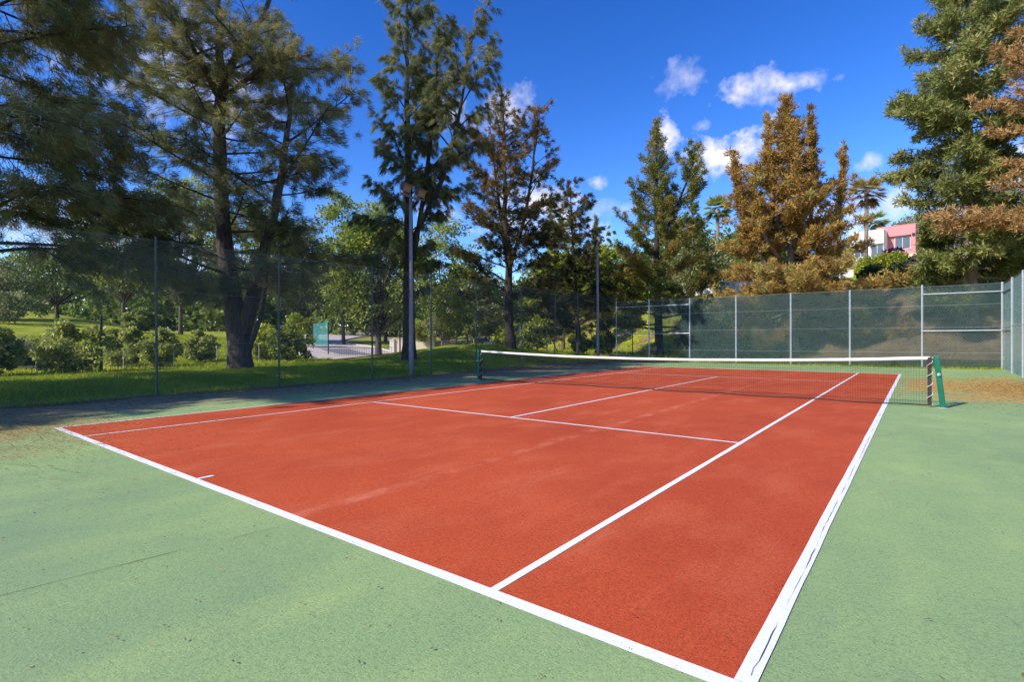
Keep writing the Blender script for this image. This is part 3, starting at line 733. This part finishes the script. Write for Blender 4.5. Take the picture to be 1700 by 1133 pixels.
# T2: tall open weeping tree behind the floodlight mast
d2 = 26.5; B2 = gp(679, d2); H2 = zpx(-55, d2)-B2[2]
conifer('casuarina_tree', 'tall slender weeping tree behind the grey floodlight mast', B2, [straight(H2, .34, (-.1, .1), 8, .07, 5), ([(.25, .1, 5), (.9, .4, 9), (1.4, .5, 13), (1.7, .6, 16)], [.12, .11, .08, .03]),
        ([(.1, .1, 6), (1.8, .5, 8.5), (2.9, .8, 12), (3.5, .8, 15.5)], [.13, .12, .08, .03])], 31,
        [46, 13, 15], .16, lambda t: 3.3*(1-t)**.5+.6 if t > .35 else 2.9, lambda t: .62+.45*t, -.30, 10, .36, -1.1, .16, 36, .17, .42, .026, .28, .70,
        M['f_dark'], M['bark_dark'], lambda t, f, r: .24+.30*t+r.normal(0, .12), r1=.06, prim_tuft=.45)
# T3: rusty topped tree
d3 = 33.0; B3 = gp(848, d3); H3 = zpx(140, d3)-B3[2]
conifer('casuarina_tree', 'tall open tree with rusty brown crown and dark trunk beyond the left net post', B3, [straight(H3, .33, (-.75, .2), 8, .08, 7), ([(-.1, 0, 4.5), (-.9, .3, 7.5), (-1.5, .4, 11), (-1.8, .3, 14)], [.12, .11, .07, .02]),
        ([(-.1, 0, 5), (1.0, .2, 8), (1.7, .2, 11.5), (1.9, .1, 14.5)], [.13, .11, .07, .02])], 41,
        [52, 14, 14], .12, lambda t: 4.7*(1-t)**.75+.5, lambda t: .30+.65*t, -.10, 10, .36, -.2, .17, 23, .20, .34, .042, .45, .22,
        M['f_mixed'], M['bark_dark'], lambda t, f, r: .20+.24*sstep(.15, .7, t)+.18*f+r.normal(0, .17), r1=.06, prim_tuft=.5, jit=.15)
# T4: smaller leaning tree
d4 = 41.0; B4 = gp(962, d4); H4 = zpx(300, d4)-B4[2]
conifer('casuarina_tree', 'smaller leaning tree with dark sparse top between the rusty tree and the conifer', B4, [straight(H4, .24, (-.9, .1), 8, .06, 9)], 51,
        50, .10, lambda t: 3.6*(1-t)**.6+.6, lambda t: .25+.5*t, -.2, 10, .40, -.4, .16, 26, .20, .36, .048, .45, .35,
        M['f_mixed'], M['bark_dark'], lambda t, f, r: .18+.22*t+r.normal(0, .14), r1=.05, prim_tuft=.45, jit=.15)
# T5: upswept green conifer and its neighbour
d5 = 42.0; B5 = gp(1094, d5); H5 = zpx(200, d5)-B5[2]
def upswept(name, label, base, stems, seed, n1, R, mat, barkmat, tintf, lo=.12, k=24, NW=.062, step=.15, NL=.26, rad=.26, pitch=.15, up=1.1, jit=.10, n2=9, slen=None, clip=None):
    return conifer(name, label, base, stems, seed, n1, lo, lambda t: R*(1-t)**1.05+.4, lambda t: pitch+.75*t, up, n2, .34, .9, step, k, rad, NL, NW, .30, -.10, mat, barkmat, tintf, brush=.55, r1=.06, prim_tuft=.22, wob=.3, jit=jit, slen=slen, clip=clip)
upswept('conifer_tree', 'green conical conifer with pointed top on the grass bank behind the court', B5, [straight(H5, .36, (-.3, 0), 8, .05, 3), ([(.2, 0, 9), (1.3, .5, 12), (2.3, .8, 14.5), (2.7, .9, 16.6)], [.12, .10, .07, .02])], 61, [84, 18], 6.3,
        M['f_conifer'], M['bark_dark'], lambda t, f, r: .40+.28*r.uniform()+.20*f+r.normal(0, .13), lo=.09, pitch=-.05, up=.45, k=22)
# T6: the rusty brown conifer
d6 = 35.5; B6 = gp(1318, d6); H6 = zpx(160, d6)-B6[2]
def r6(u, v, dd=0): x, y = at(u, d6+dd); return (x-B6[0], y-B6[1], zpx(v, d6+dd)-B6[2])
lead = [(r6(1335, 430), r6(1352, 330, -.4), r6(1350, 250, -.5), r6(1345, 178, -.5)), (r6(1300, 420), r6(1282, 330, .3), r6(1276, 260, .4), r6(1274, 190, .4)),
        (r6(1290, 470), r6(1245, 400, -.7), r6(1226, 330, -.9), r6(1219, 255, -.9)), (r6(1330, 470), r6(1385, 400, .4), r6(1398, 320, .4), r6(1400, 248, .4)),
        (r6(1300, 440), r6(1265, 390, -1.4), r6(1250, 330, -1.8), r6(1248, 285, -1.9)), (r6(1318, 420), r6(1322, 330, -1.1), r6(1320, 260, -1.3), r6(1318, 200, -1.2))]
upswept('conifer_tree', 'broad rust brown conifer with several upright tops behind the windscreen fence', B6, [straight(H6, .36, (-.5, 0), 8, .04, 13, 1.25)]+[(list(q), [.14, .11, .07, .02]) for q in lead], 71,
        [124, 22, 22, 24, 22, 22, 22], 6.6, M['f_rust'], M['bark_pale'], lambda t, f, r: .38+.14*f+.22*(t < .3)+r.normal(0, .20), lo=.12, pitch=-.48, up=.62, k=22, step=.16, n2=12, NW=.066, slen=[1, .30, .30, .32, .30, .32, .30], clip=far_clip)
# T7: tall green conifer on the right, T8: orange branched neighbour
d7 = 31.0; B7 = gp(1606, d7); H7 = zpx(-190, d7)-B7[2]
conifer('conifer_tree', 'very tall bluish green conifer behind the right corner of the fence', B7, [straight(H7, .46, (.2, 0), 9, .06, 17, 1.5)], 81,
        126, .045, lambda t: 4.4*(1-t)**.45+.7, lambda t: -.26+.6*t, .32, 15, .42, .35, .17, 19, .30, .32, .075, .34, .02,
        M['f_green'], M['bark_pale'], lambda t, f, r: .40+.22*t+.14*f+r.normal(0, .15), brush=.5, r1=.07, prim_tuft=.25, jit=.14, clip=lambda P: far_clip(P) | ((P[:, 0] < .45) & (P[:, 2] > 5.6) & (P[:, 2] < 9.2)))
d8 = 24.5; B8 = gp(1818, d8)
conifer('conifer_tree', 'orange brown layered branches of a tree reaching in from the right edge', B8, [straight(19.0, .36, (.2, .2), 8, .06, 19)], 91,
        60, .33, lambda t: 5.4*(1-t)**.45+.6, lambda t: .05+.2*t, .12, 11, .36, .1, .15, 20, .22, .26, .056, .32, -.05,
        M['f_orange'], M['bark_mid'], lambda t, f, r: .42+.12*f+r.normal(0, .12), brush=.5, r1=.07, prim_tuft=.15, jit=.10)
# the next tree of the row stands further back along the fence, just outside the picture: its shade falls on the left side
for i, (x, y, s, a) in enumerate([(-20.4, -9.5, 1.0, .0)]):
    c = copy_tree(t0); c.location = (x, y, th(x, y)); c.scale = (s, s, s); c.rotation_euler = (0, 0, a)
    c['label'] = ('dense drooping dark tree next along the fence, outside the left edge', 'farthest dense drooping dark tree of the fence row, left of the frame')[i]

# ------------------------------------------------------------------ broad leaved trees, palms, background wood
G = 'leafy trees behind the court'
leafy('leafy_tree', 'light green leafy tree overhanging the pale road beside the floodlight mast', gp(628, 33), 9.2, 3.3, 101, M['f_leaf'], M['bark'], 90, 230, .21, .16, .22, tint=.55)
small = [(757, 36, 3.9, 1.5, 'f_bright', 'small bright yellow green tree with pale trunk left of the net post'), (738, 40, 3.6, 1.5, 'f_olive', 'small olive tree with thin trunk nearest the floodlight mast'),
         (812, 39, 3.8, 1.5, 'f_olive', 'small olive tree with pale trunk just right of the net post top'), (787, 43, 4.4, 1.6, 'f_leaf', 'small green tree standing between the pale trunked olives'), (700, 42, 3.0, 1.3, 'f_bright', 'low bright green tree right behind the floodlight mast')]
for i, (u, d, h, w, mm, lb) in enumerate(small):
    leafy('small_tree', lb, gp(u, d), h, w, 120+i, M[mm], M['bark_pale'], 36, 160, .14, .36, .08, group='small trees beyond the grass mound', tint=.5)
back = [(-40, 48, 420, 4.2, 'f_olive', 'greyish olive tree behind the orchard at the far left edge'), (95, 55, 400, 5, 'f_leaf', 'dark leafy tree behind the orchard at the left'), (205, 52, 315, 4.6, 'f_bright', 'yellow green tree seen through branches left of the forked tree'),
        (300, 50, 290, 4.4, 'f_bright', 'tall yellow green tree directly behind the forked tree'), (420, 52, 330, 4.6, 'f_leaf', 'green leafy tree behind the second stem of the forked tree'), (500, 58, 380, 4.6, 'f_olive', 'olive green tree right of the forked tree'),
        (570, 55, 315, 4.4, 'f_bright', 'yellow green tree rising behind the road tree'), (640, 62, 335, 4.2, 'f_leaf', 'dark green tree behind the weeping tree trunk'), (735, 56, 360, 4.2, 'f_bright', 'bright green tree right of the floodlight mast'), (775, 62, 440, 4.4, 'f_leaf', 'green tree behind the small olives'),
        (815, 64, 470, 4.0, 'f_olive', 'olive tree left of the rusty tree trunk'), (905, 60, 430, 4.0, 'f_leaf', 'leafy green tree right of the rusty tree trunk'), (935, 52, 400, 3.0, 'f_bright', 'bright green tree behind the small leaning tree'),
        (1000, 58, 400, 3.2, 'f_bright', 'bright green tree left of the green conifer'), (1050, 60, 430, 3.6, 'f_leaf', 'leafy tree directly behind the green conifer'), (1165, 58, 400, 3.6, 'f_olive', 'grey green tree between the conifer and the rusty tree'),
        (1140, 66, 350, 3.2, 'f_leaf', 'green tree rising right of the green conifer'), (1530, 80, 360, 5, 'f_olive', 'dark round tree on the hill behind the pink house'), (1700, 70, 430, 4, 'f_leaf', 'green bush tree on the hill at the right edge'), (1250, 75, 430, 4, 'f_leaf', 'green tree on the hill behind the rusty conifer')]
for i, (u, d, vt, w, mm, lb) in enumerate(back):
    g_ = gp(u, d); h = max(3.0, zpx(vt, d)-g_[2])
    leafy('leafy_tree', lb, g_, h, w, 200+i, M[mm], M['bark_mid'], 60, 130, .30, .18, .2, group=G, tint=.45)
# pointed conifers far behind
for i, (u, d, vt, lb) in enumerate([(990, 62, 362, 'slim pointed conifer on the skyline left of the green conifer'), (1150, 56, 250, 'slim upright conifer just right of the green conifer'), (915, 66, 330, 'slim dark conifer right of the rusty tree')]):
    g_ = gp(u, d); h = zpx(vt, d)-g_[2]
    upswept('conifer_tree', lb, g_, [straight(h, .22, (0, 0), 6, .05, 40+i)], 300+i, 46, 2.4, M['f_conifer'], M['bark_mid'], lambda t, f, r: .42+.1*f+r.normal(0, .12), k=16, step=.22, NW=.09, NL=.36, n2=6)
# the far wood closing the view
r = np.random.default_rng(77); V_all = []; T_all = []
for u in np.arange(-300, 1320, 22):
    d = r.uniform(82, 108); x, y = at(u, d); z0 = th(x, y); h = r.uniform(7, 13); w = r.uniform(3, 5)
    n = 900; v = unit(r.normal(0, 1, (n, 3))); lump = 1+.25*np.sin(v[:, :1]*7+u)+.2*np.sin(v[:, 1:2]*9+u*2)
    c = np.array([x, y, z0+h*.45])+v*lump*np.array([w, w, h*.55])*r.uniform(.6, 1.05, (n, 1))
    dd = unit(r.normal(0, 1, (n, 3))); sd = unit(np.cross(dd, r.normal(0, 1, (n, 3)))); l = r.uniform(.6, 1.2, (n, 1))
    V_all.append(np.stack([c, c+dd*l*.5+sd*l*.3, c+dd*l, c+dd*l*.5-sd*l*.3], 1).reshape(-1, 3)); T_all.append(np.clip(r.uniform(.2, .5)+r.normal(0, .15, n), 0, 1))
o = poly_mesh('far_wood', np.concatenate(V_all), 4, M['f_leaf'], None, np.concatenate(T_all))
tag(o, 'distant green wood closing the view behind the trees', 'wood', kind='stuff')

def palm(u, d, vt, lb, nf=44, fl=1.9, mat='f_leaf'):
    g_ = gp(u, d); h = zpx(vt, d)-g_[2]-1.0; e = empty('palm_tree', g_); tag(e, lb, 'palm', 'fan palms on the hillside'); r = np.random.default_rng(int(u))
    b = MB(); b.tube([(0, 0, -.3), (.05, 0, h*.3), (.1, .05, h*.7), (.1, .05, h)], [.28, .22, .2, .24], 9); b.build('trunk', M['bark_pale'], e, True)
    V = []; T = []
    for i in range(nf):
        az = i*2.4; el = r.uniform(-1.1, 1.35); dirv = np.array([math.cos(az)*math.cos(el), math.sin(az)*math.cos(el), math.sin(el)])
        c = np.array([.1, .05, h])+dirv*fl*.45; sd = unit(np.cross(dirv, (0, 0, 1.)))
        for q in np.linspace(-1.15, 1.15, 13):
            dv = unit(dirv*math.cos(q)+sd*math.sin(q)+np.array([0, 0, -.22])); ll = fl*.6*r.uniform(.8, 1.1); s2 = unit(np.cross(dv, r.normal(0, 1, 3)))*.08
            V += [c-s2, c+s2, c+dv*ll]; T.append(np.clip(.5+.3*(el > 0)+r.normal(0, .15)-.35*(el < -.4), 0, 1))
    poly_mesh('crown', np.array(V), 3, M[mat], e, T); return e
palm(1190, 62, 335, 'fan palm with pale trunk left of the rusty conifer'); palm(1437, 60, 308, 'brownish fan palm with pale trunk right of the rusty conifer', 60, 2.3, 'f_palm')
palm(938, 60, 372, 'fan palm rising behind the small leaning tree'); palm(1455, 82, 360, 'small fan palm beside the white house'); palm(1165, 66, 400, 'low fan palm below the taller palm', 36, 1.8)

# ------------------------------------------------------------------ orchard bushes on the left
bush = [(125, 20.5, 2.1, 1.2, 'f_orchard', 'large grey green bush at the left by the dark post'), (45, 23, 1.3, 1.1, 'f_olive', 'olive bush left of the large bush'), (-15, 18.5, 1.7, .9, 'f_leaf', 'dark bush cut by the left edge'),
        (208, 25, 2.0, .85, 'f_orchard', 'yellow green citrus bush right of the dark post'), (266, 24.5, 1.9, .8, 'f_orchard', 'green citrus bush beside the first fence post'), (333, 28, 1.7, .8, 'f_orchard', 'round citrus bush left of the forked trunk'),
        (440, 30, 2.0, 1.3, 'f_bright', 'yellow green bush right of the forked trunk'), (478, 27.5, 2.0, .95, 'f_leaf', 'dark green bush right of the second fence post'),
        (25, 44, 2.8, 2.0, 'f_olive', 'far bush in the orchard at the left edge'), 
        (235, 44, 2.0, 1.2, 'f_leaf', 'dark orchard bush behind the yellow green citrus'), (500, 46, 2.6, 1.9, 'f_bright', 'bright orchard bush near the teal screen'), 
        (885, 44, 2.6, 1.6, 'f_leaf', 'green shrub behind the braced fence'), (845, 50, 2.8, 1.8, 'f_bright', 'light shrub behind the rusty tree trunk'), (1000, 44, 2.0, 1.2, 'f_leaf', 'dark shrub beside the far mast'), (1190, 37.5, 2.6, 1.5, 'f_leaf', 'dark green shrub behind the left end of the windscreen'),
        (1250, 37, 1.7, 1.5, 'f_leaf', 'low shrub behind the windscreen left of the rusty tree'), (1430, 36, 1.8, 1.4, 'f_leaf', 'low shrub behind the windscreen right of the rusty tree'), (1165, 36.5, 3.6, 1.6, 'f_dshrub', 'tall dark shrub behind the first windscreen bay'), (1225, 38, 4.2, 2.0, 'f_dshrub', 'tall dark shrub behind the second windscreen post'), (1365, 37.5, 4.0, 2.0, 'f_dshrub', 'tall dark shrub behind the windscreen right of the rusty trunk'), (1285, 38, 3.8, 1.7, 'f_dshrub', 'tall dark shrub just left of the rusty trunk'), (1455, 37, 2.5, 1.6, 'f_dshrub', 'dark shrub behind the windscreen below the hedge'), (1520, 37.0, 2.4, 1.5, 'f_dshrub', 'dark shrub behind the last windscreen post before the corner'), (1640, 36.5, 3.6, 1.7, 'f_dshrub', 'dark shrub behind the right corner bay of the fence'), (960, 42.5, 1.6, .9, 'f_leaf', 'leafy shoots round the foot of the leaning tree')]
for i, (u, d, h, w, mm, lb) in enumerate(bush):
    near = d < 30
    leafy('bush', lb, gp(u, d), h, w, 400+i, M[mm], M['bark_mid'], 44 if near else 30, 130 if near else 100, .15 if near else .22, .06, .05, cat='bush', group='bushes around the court', tint=.5 if near else .5, tj=.22)
# hedge, bougainvillea and grass on the hill
def hedge(name, lb, p0, p1, h, w, seed, mat, cat, n=5000, leaf=.24):
    r = np.random.default_rng(seed); t = r.uniform(0, 1, n); X = p0[0]+(p1[0]-p0[0])*t; Y = p0[1]+(p1[1]-p0[1])*t
    hh = h*(1+.12*np.sin(t*37)+.08*np.sin(t*91)); X = X+r.uniform(-w, w, n); Y = Y+r.uniform(-w, w, n)
    zb = terrain(X, Y); Z = zb+hh*r.uniform(.03, 1, n)**.7; c = np.stack([X, Y, Z], 1)
    d = unit(r.normal(0, 1, (n, 3))); sd = unit(np.cross(d, r.normal(0, 1, (n, 3)))); l = leaf*r.uniform(.6, 1.3, (n, 1))
    o = poly_mesh(name, np.stack([c, c+d*l*.5+sd*l*.3, c+d*l, c+d*l*.5-sd*l*.3], 1).reshape(-1, 3), 4, mat, None, np.clip(.5+.2*np.sin(t*23)+r.normal(0, .2, n), 0, 1)); return tag(o, lb, cat)
a_, b_ = at(1425, 56), at(1500, 56); hedge('hedge', 'clipped yellow green hedge below the pink house', a_, b_, 1.7, .5, 61, M['f_bright'], 'hedge')
a_, b_ = at(1655, 52), at(1720, 50); hedge('hedge', 'green hedge below the white wall at the right edge', a_, b_, 1.8, .6, 62, M['f_leaf'], 'hedge', 4000)
a_, b_ = at(1474, 66), at(1490, 66); hedge('bougainvillea', 'purple bougainvillea spilling below the pink house', a_, b_, 1.7, .7, 63, M['f_purple'], 'flowering shrub', 2500, .3)

# ------------------------------------------------------------------ houses on the hill
def wall_box(e, name, x0, x1, y0, y1, z0, z1, mat):
    b = MB(); b.box(x0, x1, y0, y1, z0, z1); return b.build(name, mat, e)
def window(e, xc, y, zc, w, h, name='window'):
    b = MB(); b.box(xc-w/2, xc+w/2, y-.02, y+.02, zc-h/2, zc+h/2); o = b.build(name, M['window'], e)
    b = MB()
    for (a, c, d_, f) in ((-w/2-.07, -w/2, -h/2, h/2), (w/2, w/2+.07, -h/2, h/2), (-w/2-.07, w/2+.07, h/2, h/2+.07), (-w/2-.12, w/2+.12, -h/2-.09, -h/2), (-.03, .03, -h/2, h/2)):
        b.box(xc+a, xc+c, y-.07, y+.03, zc+d_, zc+f)
    b.build('frame', M['frame'], o); return o
dh = 76.0; hx, hy = at(1488, dh); hz = zpx(432, dh)
e = empty('pink_house', (hx, hy, hz), -.12); tag(e, 'flat roofed pink house with a dark window on the hill', 'house')
w2 = 2.25; ht = 4.6
wall_box(e, 'wall', -w2, w2, 0, 6, .5, 3.15, M['pink']); wall_box(e, 'upper_wall', -w2-.03, w2+.03, -.45, 6.03, 3.15, ht, M['pink'])
wall_box(e, 'parapet_cap', -w2-.08, w2+.08, -.5, 6.1, ht, ht+.08, M['pink']); wall_box(e, 'side_pier', w2-.45, w2+.03, -.45, -.003, .5, 3.147, M['pink'])
wall_box(e, 'base_wall', -w2-.2, w2+.2, -.7, 6.2, -5, .497, M['cream'])
window(e, .75, -.03, 2.15, 1.7, 1.75)
b = MB(); b.box(w2-.35, w2-.05, -.70, -.453, 3.0, 3.3); b.build('wall_lamp', M['dark_post'], e)
x_, y_ = at(1428, dh+1.0)
e = empty('white_house', (x_, y_, hz), -.12); tag(e, 'low white house block left of the pink house', 'house')
wall_box(e, 'wall', -1.2, 2.9, 0, 6, -4, 2.0, M['white_wall']); wall_box(e, 'upper_wall', -1.23, 2.93, -.35, 6.05, 2.0, 4.0, M['white_wall'])
for xw in (0.1, 2.1): window(e, xw, -.03, 1.1, 1.4, 1.5)
x_, y_ = at(1690, 74)
e = empty('white_house', (x_, y_, th(x_, y_)), .25); tag(e, 'white house wall glimpsed at the right edge above the hedge', 'house')
wall_box(e, 'wall', -6, 8, 0, 6, -2, 3.2, M['white_wall']); wall_box(e, 'parapet_cap', -6.1, 8.1, -.1, 6.1, 3.2, 3.35, M['cream'])
for xw in (-4, -1, 2, 5): window(e, xw, -.03, 1.7, 1.2, 1.3)
x_, y_ = at(1200, 62)
e = empty('garden_wall', (x_, y_, th(x_, y_)), .2); tag(e, 'low white garden wall glimpsed between the conifer and the rusty tree', 'wall')
wall_box(e, 'wall', -5, 13, 0, .3, -1.5, 1.9, M['white_wall']); wall_box(e, 'coping', -5.05, 13.05, -.05, .35, 1.9, 2.0, M['cream'])

# ------------------------------------------------------------------ small fences and odds and ends beyond the court
def small_fence(name, lb, spots, h, mat, wires=(.35, .7, .95), r_=.022, brace=None):
    p0 = spots[0]; e = empty(name, (p0[0], p0[1], th(*p0))); tag(e, lb, 'fence')
    P = [np.array([x-p0[0], y-p0[1], th(x, y)-th(*p0)]) for x, y in spots]
    for q in P:
        b = MB(); b.tube([(0, 0, -.1), (0, 0, h)], r_, 6); o = b.build('post', mat, e); o.location = tuple(q)
    for q0, q1 in zip(P[:-1], P[1:]):
        for w in wires:
            b = MB(); b.tube([q0+(0, 0, h*w), (q0+q1)/2+(0, 0, h*w-.03), q1+(0, 0, h*w)], .007 if w < .97 else .016, 4); b.build('line_wire', mat, e)
    for (i, s) in (brace or []):
        q = P[i]; dv = unit(P[min(i+1, len(P)-1)]-P[max(i-1, 0)])*s
        b = MB(); b.tube([q+(0, 0, h*.95), q+dv*1.1], r_*.9, 6); b.build('brace', mat, e)
    return e
small_fence('wire_fence', 'low grey wire fence between the grass and the orchard', [at(u, d) for u, d in ((-40, 19.5), (60, 20.2), (205, 22.6), (288, 24.2), (360, 26), (430, 28), (505, 30.5))], 1.05, M['wire_grey'])
small_fence('wire_fence', 'dark braced wire fence along the foot of the grass bank', [at(u, d) for u, d in ((790, 40), (866, 38.5), (908, 40), (960, 41.5), (1010, 40.5), (1050, 40), (1100, 39.4), (1150, 39))], 2.0, M['dark_post'], (.5, .985), .035, [(1, -1), (2, 1)])
for u, d, h, lb in ((168, 20.4, 2.15, 'lone dark post beside the large bush at the left'), (664, 33, 1.9, 'thin dark post between the road tree and the floodlight mast')):
    g_ = gp(u, d); b = MB(); b.tube([(0, 0, -.2), (0, 0, h*.5), (.01, 0, h)], [.05, .045, .045], 8); b.tube([(.01, 0, h), (.01, 0, h+.04)], [.06, .03], 8)
    o = b.build('metal_post', M['dark_post']); o.location = g_; tag(o, lb, 'post', 'lone dark posts')
# teal screen panel by the road bend
p0, p1 = at(520, 44), at(545, 36); e = empty('screen_panel', (p0[0], p0[1], th(*p0))); tag(e, 'teal windscreen panel on posts beside the road bend', 'screen')
for p in (p0, p1):
    b = MB(); b.tube([(0, 0, -.1), (0, 0, 2.2)], .04, 7); o = b.build('post', M['dark_post'], e); o.location = (p[0]-p0[0], p[1]-p0[1], th(*p)-th(*p0))
screen('windscreen', (0, 0), (p1[0]-p0[0], p1[1]-p0[1]), .35, 2.1, M['screen_teal'], e, (0, 0, 0), 55)
# low dark railing along the near end of the road
rp = [at(u, 34.5) for u in np.linspace(556, 650, 26)]; p0 = rp[0]; e = empty('railing', (p0[0], p0[1], th(*p0))); tag(e, 'low dark railing across the near end of the pale road', 'railing')
for x, y in rp:
    b = MB(); b.tube([(0, 0, 0), (0, 0, .62)], .010, 5); o = b.build('baluster', M['dark_post'], e); o.location = (x-p0[0], y-p0[1], th(x, y)-th(*p0))
b = MB(); b.tube([(x-p0[0], y-p0[1], th(x, y)-th(*p0)+.62) for x, y in rp], .016, 5); b.build('top_rail', M['dark_post'], e)
for u, d, w, h, mm, nm, lb, ct in ((652, 42, .2, 1.1, 'kerb', 'gate_pillar', 'pale gate pillar behind the road tree trunk', 'pillar'), (812, 37, .28, .55, 'white_wall', 'utility_box', 'small white box on the grass right of the far net post', 'box')):
    g_ = gp(u, d); e = empty(nm, g_, .4); tag(e, lb, ct)
    wall_box(e, 'body', -w, w, -w*.8, w*.8, -.2, h, M[mm]); wall_box(e, 'cap', -w*1.12, w*1.12, -w*.95, w*.95, h, h+.07, M['kerb'])
x_, y_ = at(672, 42); e = empty('garden_wall', (x_, y_, th(x_, y_)), .6); tag(e, 'low pinkish wall right of the pale gate pillar', 'wall')
wall_box(e, 'wall', -.9, 2.4, -.12, .12, -.2, 1.25, M['cream']); wall_box(e, 'coping', -.95, 2.45, -.17, .17, 1.25, 1.32, M['kerb'])

# ------------------------------------------------------------------ grass and fallen needles
def blades(name, n, xr, yr, h, w, seed, keep=None, tint=.45, lab='green grass'):
    r = np.random.default_rng(seed); X = r.uniform(*xr, n); Y = r.uniform(*yr, n)
    if keep is not None: k = keep(X, Y, r); X, Y = X[k], Y[k]
    n = len(X); c = np.stack([X, Y, terrain(X, Y)-.02], 1); hh = h*r.uniform(.45, 1.25, (n, 1))
    az = r.uniform(0, 6.28, n); sd = np.stack([np.cos(az), np.sin(az), 0*az], 1)*w*r.uniform(.6, 1.3, (n, 1))
    tip = c+np.stack([r.normal(0, .45, n), r.normal(0, .45, n), np.ones(n)], 1)*hh
    patch = .22*np.sin(X*.9+np.sin(Y*.7)*2)*np.sin(Y*.55+1.3)
    o = poly_mesh(name, np.stack([c-sd, c+sd, tip], 1).reshape(-1, 3), 3, M['f_grass'], None, np.clip(tint+patch+r.normal(0, .16, n), 0, 1))
    return tag(o, lab, 'grass', kind='stuff')
def offroad(X, Y):
    k = np.ones(len(X), bool)
    for p, nn in zip(RP, rn): k &= (X-p[0]-nn[0]*.9)**2+(Y-p[1]-nn[1]*.9)**2 > 4.4**2
    return k
def edge_keep(X, Y, r): return (X < -15.75+.35*np.sin(Y*1.7)+r.normal(0, .15, len(X))) & offroad(X, Y)
blades('grass', 150000, (-25, -15.3), (-2, 33), .11, .013, 501, edge_keep, .42, 'green grass bank behind the chain link fence')
blades('grass', 110000, (-48, -24), (-3, 34), .20, .026, 502, lambda X, Y, r: offroad(X, Y), .62, 'sunlit grass of the orchard floor')
blades('grass', 50000, (-16, 4.5), (29.75, 34.5), .13, .018, 503, lambda X, Y, r: r.uniform(size=len(X)) < np.clip((34.2-Y)/3.5, 0, 1)*.9+.1, .5, 'grass strip at the foot of the far fence')
blades('grass', 70000, (-34, 8), (33, 70), .26, .034, 504, lambda X, Y, r: r.uniform(size=len(X)) < np.where((np.sin(X*.5+2)*np.sin(Y*.4+X*.2) > .15) | ((X > -9) & (Y < 47)), .10, .9), .55, 'grass on the bank and hillside behind the court')

r = np.random.default_rng(600)
def scatter(n, fx, fy, lo, hi, wid, tint):
    X, Y = fx(n), fy(n); k = (X > -15.6) & (X < 3.55); X, Y = X[k], Y[k]; n = len(X)
    az = r.uniform(0, 6.28, n); l = r.uniform(lo, hi, n); w = wid*r.uniform(.6, 1.5, n)
    d = np.stack([np.cos(az), np.sin(az), r.normal(0, .06, n)], 1)*l[:, None]; s = np.stack([-np.sin(az), np.cos(az), r.normal(0, .2, n)], 1)*w[:, None]
    c = np.stack([X, Y, .013+r.uniform(0, .004, n)], 1); b2 = np.array([0, 0, 1])*r.uniform(0, .25, (n, 1))*l[:, None]
    q = np.stack([c-d/2, c+s+b2*.6, c+d/2+b2*.3, c-s+b2*.6], 1); q[:, :, 2] = np.maximum(q[:, :, 2], .011)
    return q.reshape(-1, 3), np.clip(tint+r.normal(0, .22, n), 0, 1)
parts = [scatter(26000, lambda n: -15.3+np.abs(r.normal(0, 1.5, n)), lambda n: r.uniform(-4, 26, n), .03, .11, .004, .4),
         scatter(11000, lambda n: r.normal(-11.2, 1.9, n), lambda n: r.normal(-.9, 1.1, n), .02, .06, .005, .6),
         scatter(900, lambda n: r.normal(-9.2, 1.6, n), lambda n: r.normal(1.2, 1.2, n), .015, .045, .004, .55),
         scatter(9000, lambda n: 3.6-np.abs(r.normal(0, 1.5, n)), lambda n: r.normal(18, 2.8, n), .03, .09, .005, .75),
         scatter(420, lambda n: r.uniform(-9, 3.4, n), lambda n: r.uniform(-2.5, 0, n), .012, .035, .005, .35),
         scatter(260, lambda n: r.uniform(.2, 3.5, n), lambda n: r.uniform(-1, 14, n), .015, .06, .004, .4),
         scatter(260, lambda n: r.uniform(-10.5, -.3, n), lambda n: r.uniform(.2, 20, n), .01, .03, .004, .45)]
o = poly_mesh('needle_litter', np.concatenate([a for a, _ in parts]), 4, M['f_litter'], None, np.concatenate([t for _, t in parts]))
tag(o, 'fallen brown needles and leaves scattered over the court apron', 'litter', kind='stuff')
